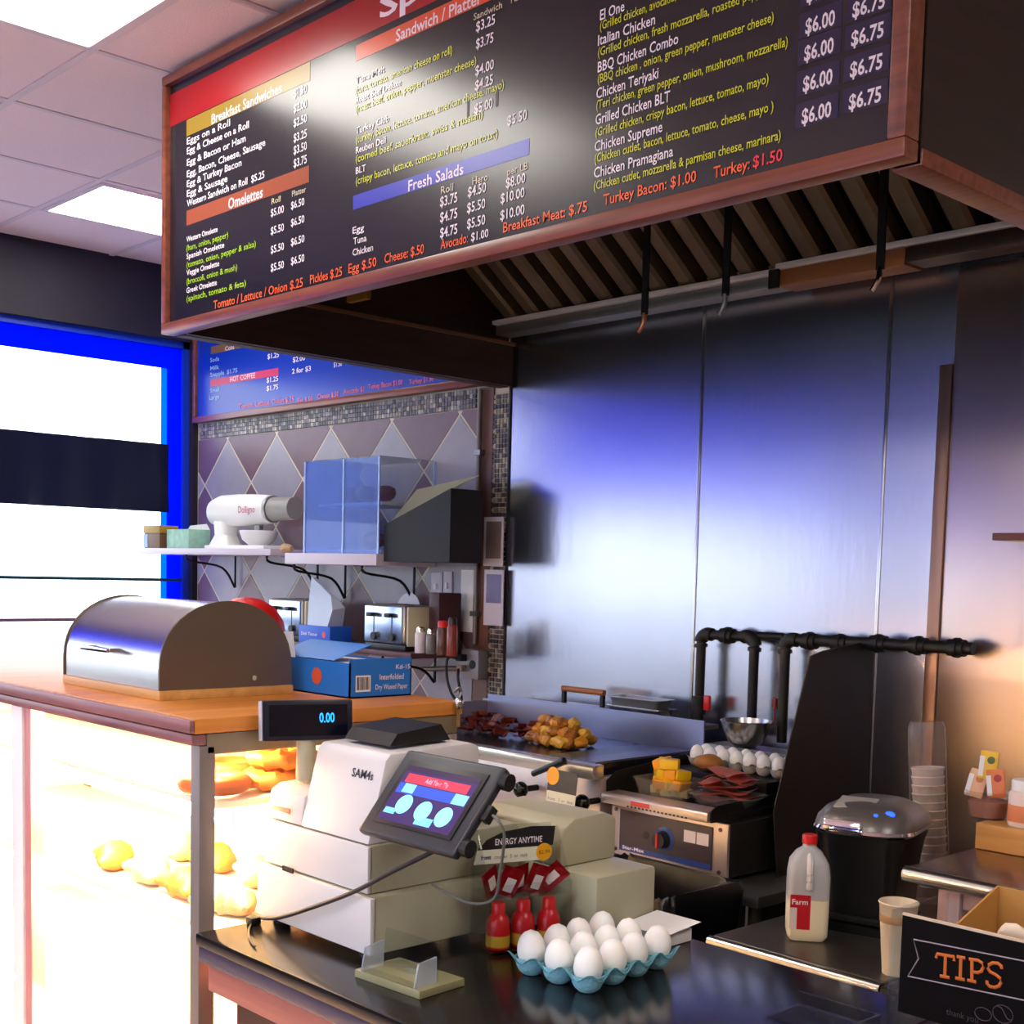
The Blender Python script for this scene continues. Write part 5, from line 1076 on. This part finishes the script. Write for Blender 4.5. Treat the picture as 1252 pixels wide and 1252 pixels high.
for i, (x, z, m_, lb) in enumerate(((-4.55, .212, 1, 'dark pastry on the upper tier of the clear box, left'), (-4.42, .212, 0, 'dark pastry on the upper tier of the clear box, middle'), (-4.30, .212, 1, 'dark pastry on the upper tier of the clear box, right'), (-4.36, .018, 1, 'brown pastry on the lower tier of the clear box, middle'), (-4.25, .018, 0, 'brown pastry on the lower tier of the clear box, right'))):
    bm = lump(BM(), (x, 3.31, az0+z+.042), .048, .10, 2, (1.1, 1, .72), 60+i); obj('pastry', bm, (mat('pastry_choc', (110, 62, 56), .5, vary=.2, scale=30), mat('pastry_plum', (120, 70, 90), .5, vary=.2, scale=30))[m_], label=lb, cat='pastry')
# black slanted bin
sbx = thing('paper_bin', 'black slant topped wall bin holding cream sheets beside the pastry box', 'bin', (-3.95, 3.35, 1.553))
BK = mat('matt_black_bin', (22, 19, 20), .6)
obj('front_panel', prism(BM(), [(-4.155, 1.553), (-3.745, 1.553), (-3.745, 1.835), (-4.155, 1.70)], 'y', 3.20, 3.206), BK, sbx)
obj('side_panel', B(-3.751, -3.745, 3.2062, 3.36, 1.553, 1.835), BK, sbx); obj('side_panel', B(-4.155, -4.149, 3.2062, 3.36, 1.553, 1.70), BK, sbx)
obj('back_panel', prism(BM(), [(-4.155, 1.553), (-3.745, 1.553), (-3.745, 1.82), (-4.155, 1.70)], 'y', 3.36, 3.366), BK, sbx)
obj('floor', B(-4.149, -3.751, 3.2062, 3.36, 1.553, 1.559), BK, sbx)
obj('wall_bracket', B(-4.0, -3.94, 3.3662, 3.494, 1.60, 1.66), BK, sbx)
qd = BM(); quadpts(qd, [(-4.14, 3.212, 1.705), (-3.755, 3.212, 1.835), (-3.755, 3.355, 1.895), (-4.14, 3.355, 1.852)]); bmesh.ops.solidify(qd, geom=list(qd.faces), thickness=.006)
obj('cream_sheets', qd, mat('cream_sheet', (216, 214, 180), .5), label='cream paper sheets lying in the slanted black bin', cat='paper')
# lower shelf
ls = thing('wall_shelf', 'dark brown lower wall shelf holding toasters and shakers', 'shelf', (-4.6, 3.33, 1.17))
LZ = 1.192
obj('board', B(-5.35, -3.945, 3.18, 3.488, LZ-.022, LZ, bev=.003), wood_mat('shelf_plum', (74, 40, 46), (92, 54, 58), .4, 0), ls)
for x in (-5.2, -4.15): bracket(ls, x, LZ-.0225, .12)
def toaster(cx_, lab, s=1.0):
    t = thing('toaster', lab, 'toaster', (cx_, 3.33, LZ)); w_ = .135*s
    BLS = mat('toaster_blue_steel', (176, 190, 222), .2, .9)
    obj('base', B(cx_-w_, cx_+w_, 3.23, 3.43, LZ, LZ+.026, bev=.006), BLACK, t)
    obj('body', B(cx_-w_, cx_+w_, 3.225, 3.43, LZ+.0265, LZ+.185, bev=.018, seg=3), mat('toaster_side', (150, 146, 140), .3, .7), t)
    obj('front_plate', B(cx_-w_+.012, cx_+w_-.012, 3.2195, 3.2245, LZ+.03, LZ+.178, bev=.002), BLS, t)
    obj('end_panel', B(cx_+w_+.0002, cx_+w_+.012, 3.235, 3.42, LZ+.02, LZ+.18, bev=.005), mat('end_cream', (206, 200, 170), .35), t)
    for x in (-.06, .06):
        obj('slot_lever', B(cx_+x-.018, cx_+x+.018, 3.19, 3.219, LZ+.135, LZ+.152, bev=.004), BLACK, t); obj('lever_slit', B(cx_+x-.003, cx_+x+.003, 3.2188, 3.2194, LZ+.06, LZ+.15), BLACK, t)
        obj('dial', cyl(BM(), (cx_+x+.01, 3.205, LZ+.055), (cx_+x+.01, 3.219, LZ+.055), .016, n=16), BLACK, t)
        for y in (3.28, 3.36): obj('bread_slot', B(cx_+x-.05, cx_+x+.05, y-.012, y+.012, LZ+.1852, LZ+.187), BLACK, t)
toaster(ony(352, 760, 3.22).x-.03, 'four slice toaster half hidden behind the bread box'); toaster(ony(470, 760, 3.22).x-.01, 'four slice toaster right of the small blue tissue box')
t0 = ony(373, 785, 3.19); t1 = ony(438, 785, 3.19)
tx = thing('tissue_box', 'small blue box with white sheets puffing out between the toasters', 'box', ((t0.x+t1.x)/2, 3.15, LZ))
zz0 = LZ
obj('carton', B(t0.x, t1.x-.03, 3.10, 3.178, zz0-.02, zz0+.06) if False else B(-4.735, -4.50, 3.185, 3.30, LZ, LZ+.078, bev=.002), mat('tissue_blue', (24, 84, 200), .45), tx)
lm = BM(); P = [(-4.70, 3.21, LZ+.079), (-4.52, 3.22, LZ+.079), (-4.50, 3.24, LZ+.19), (-4.60, 3.26, LZ+.22), (-4.69, 3.25, LZ+.29)]
bm = BM(); loft(bm, [[(-4.69, 3.20, LZ+.0785), (-4.54, 3.20, LZ+.0785), (-4.54, 3.28, LZ+.0785), (-4.69, 3.28, LZ+.0785)], [(-4.70, 3.21, LZ+.16), (-4.505, 3.20, LZ+.15), (-4.51, 3.27, LZ+.16), (-4.68, 3.27, LZ+.17)], [(-4.715, 3.235, LZ+.29), (-4.56, 3.23, LZ+.21), (-4.545, 3.25, LZ+.20), (-4.70, 3.25, LZ+.285)]]); obj('paper_puff', bm, mat('bluish_tissue', (190, 206, 226), .6), tx)
t_ = BM(); put_text(t_, 'Deli Tissue', (-4.715, 3.1845, LZ+.035), (1, 0, 0), (0, 0, 1), .12, .014, .0); obj('lettering', t_, WHITE, tx, smooth=False)
obj('seal_disc', cyl(BM(), (-4.545, 3.184, LZ+.042), (-4.545, 3.1848, LZ+.042), .014, n=18), mat('pink_seal', (216, 90, 110), .5), tx)
pt = lathe(BM(), [(0, 0), (.07, 0), (.082, .006), (0, .008)], (0, 0, 0), 30); xform(pt, Matrix.Translation((-4.245, 3.44, LZ+.195)) @ Matrix.Rotation(R_(80), 4, 'X') if False else Matrix.Translation((-4.30, 3.452, LZ+.150)) @ Matrix.Rotation(R_(84), 4, 'X'))
obj('plate', pt, mat('china_white', (206, 206, 214), .3), label='white round plate propped upright behind the right toaster', cat='plate')
for i, (px, h, r, mcol, cap, lb) in enumerate(((514, .105, .022, (206, 200, 206), STEEL, 'white salt shaker with a steel top on the lower shelf'), (527, .10, .020, (120, 112, 108), STEEL, 'grey pepper shaker with a steel top beside the salt'), (541, .135, .024, (96, 60, 52), RED, 'brown spice bottle with a red cap on the lower shelf'), (553, .15, .022, (120, 44, 40), mat('cap_dark', (50, 24, 26), .4), 'dark red sauce bottle right of the red capped spice bottle'))):
    x = ony(px, 780, 3.24).x; t = thing('condiment_bottle', lb, 'bottle', (x, 3.24, LZ), group='shakers and bottles on the lower shelf')
    obj('bottle', lathe(BM(), [(0, 0), (r*.95, 0), (r, .004), (r, h*.72), (r*.8, h*.8), (0, h*.8)], (0, 0, 0), 18), mat('condiment_%d' % i, mcol, .25), t, local=True)
    obj('cap', lathe(BM(), [(0, h*.802), (r*.82, h*.802), (r*.82, h*.95), (r*.6, h), (0, h)], (0, 0, 0), 18), cap, t, local=True)
v = ony(566, 790, 3.40); obj('dark_canister', B(-3.985-.05, -3.952, 3.30, 3.42, LZ, LZ+.27, bev=.006) if False else B(-4.02, -3.955, 3.33, 3.45, LZ, LZ+.24, bev=.006), mat('maroon_box', (66, 34, 36), .45), label='tall dark maroon box at the right end of the lower shelf', cat='box')
# switch plates, note, photos, conduit, outlet
for px0, px1, py0, py1, lb in ((527, 541, 700, 734, 'left pale switch plate on the tiles under the slanted bin'), (542, 553, 699, 733, 'right pale switch plate on the tiles under the slanted bin')):
    a = ony(px0, py1, 3.49); b = ony(px1, py0, 3.49); t = thing('switch_plate', lb, 'switch', ((a.x+b.x)/2, 3.49, a.z))
    obj('plate', B(a.x, b.x, 3.488, 3.4965, a.z, b.z, bev=.002), mat('plate_lilac', (196, 188, 204), .4), t); obj('toggle', B((a.x+b.x)/2-.006, (a.x+b.x)/2+.006, 3.478, 3.488, (a.z+b.z)/2-.012, (a.z+b.z)/2+.012), WHITEP, t)
a = ony(562, 772, 3.492); b = ony(583, 697, 3.492); obj('paper_note', B(a.x, b.x-.02, 3.4935, 3.4965, a.z, b.z), PAPER, label='white paper note taped beside the conduit', cat='note')
for py0, py1, lb, c in ((632, 692, 'upper photo print taped on the mosaic column', (120, 104, 104)), (697, 764, 'lower photo print taped on the mosaic column', (116, 108, 150))):
    a = ony(594, py1, 3.48); b = ony(619, py0, 3.48); t = thing('photo_print', lb, 'photo', ((a.x+b.x)/2, 3.47, a.z), group='photo prints on the column')
    obj('sheet', B(a.x, b.x, 3.466, 3.470, a.z, b.z), mat('sheet_lilac', (206, 196, 204), .5), t); obj('picture', B(a.x+.014, b.x-.012, 3.4650, 3.4658, a.z+.03+(.06 if py0 > 650 else 0), b.z-.018), mat('print_%d' % py0, c, .4, vary=.3, scale=12), t)
cdt = thing('conduit', 'thin grey upright conduit pipe at the edge of the tiles', 'pipe', (-3.92, 3.48, 1.225))
obj('pipe', cyl(BM(), (-3.905, 3.482, 1.225), (-3.905, 3.482, 2.25), .011, n=12), mat('conduit_grey', (120, 110, 104), .4, .5), cdt)
for z in (1.35, 2.0): obj('clamp', B(-3.925, -3.885, 3.4685, 3.4965, z-.01, z+.01), STEEL_D, cdt)
v = ony(578, 812, 3.46)
ob = thing('outlet_box', 'grey wall outlet box with black plugs below the shelf', 'outlet', (v.x, 3.47, v.z-.06))
obj('box', B(v.x-.05, v.x+.055, 3.44, 3.496, v.z-.06, v.z+.06, bev=.006), mat('outlet_grey', (150, 146, 150), .4, .4), ob)
obj('socket', cyl(BM(), (v.x+.022, 3.437, v.z), (v.x+.022, 3.44, v.z), .018, n=18), BLACK, ob); obj('plug', B(v.x-.045, v.x-.012, 3.405, 3.4395, v.z+.012, v.z+.04, bev=.004), BLACK, ob); obj('plug', B(v.x-.045, v.x-.012, 3.41, 3.4395, v.z-.03, v.z-.004, bev=.004), mat('plug_tan', (150, 130, 116), .5), ob)
obj('cord', tube(BM(), curve_pts([(v.x-.04, 3.405, v.z+.025), (v.x-.075, 3.39, v.z+.02), (v.x-.08, 3.39, v.z-.05), (v.x-.06, 3.40, v.z-.12), (v.x-.03, 3.42, v.z-.17), (v.x-.03, 3.43, v.z-.22)], 8), .006, 8), BLACK, ob)
obj('cord', tube(BM(), curve_pts([(v.x-.03, 3.41, v.z-.02), (v.x-.02, 3.40, v.z-.06), (v.x-.01, 3.41, v.z-.13), (v.x-.015, 3.43, v.z-.22)], 8), .006, 8), BLACK, ob)
obj('conduit_arm', tube(BM(), [(v.x-.05, 3.47, v.z-.02), (v.x-.34, 3.47, v.z-.045)], .011, 10), MATS['conduit_grey'], ob)
# back counter under the tiled wall
bc = thing('back_counter', 'brown back counter below the diamond tiled wall', 'counter', (-4.9, 3.2, 0))
obj('body', B(-6.1, -3.78, 2.95, 3.49, .0, .86, bev=.004), DARKBRN, bc); obj('top', B(-6.12, -3.77, 2.92, 3.49, .8605, .90, bev=.005), wood_mat('counter_orange', (170, 84, 40), (196, 106, 56), .4, 0), bc)
# lock on the case post
lk = thing('padlock', 'small round metal lock on the rear post of the display case', 'lock', (-1.862, 1.61, 1.255))
lv = onx(561, 860, -1.848)
obj('lock_body', ball(BM(), (lv.x, lv.y, lv.z), .010, .010, .012), STEEL, lk); obj('hasp', tube(BM(), curve_pts([(lv.x, lv.y, lv.z+.011), (lv.x, lv.y+.006, lv.z+.022), (lv.x, lv.y, lv.z+.03), (lv.x-.010, lv.y-.004, lv.z+.020)], 5), .0025, 6), STEEL_D, lk); obj('key', B(lv.x-.001, lv.x+.001, lv.y-.005, lv.y+.003, lv.z-.045, lv.z-.0122), mat('brass_key', (190, 160, 100), .3, .8), lk)
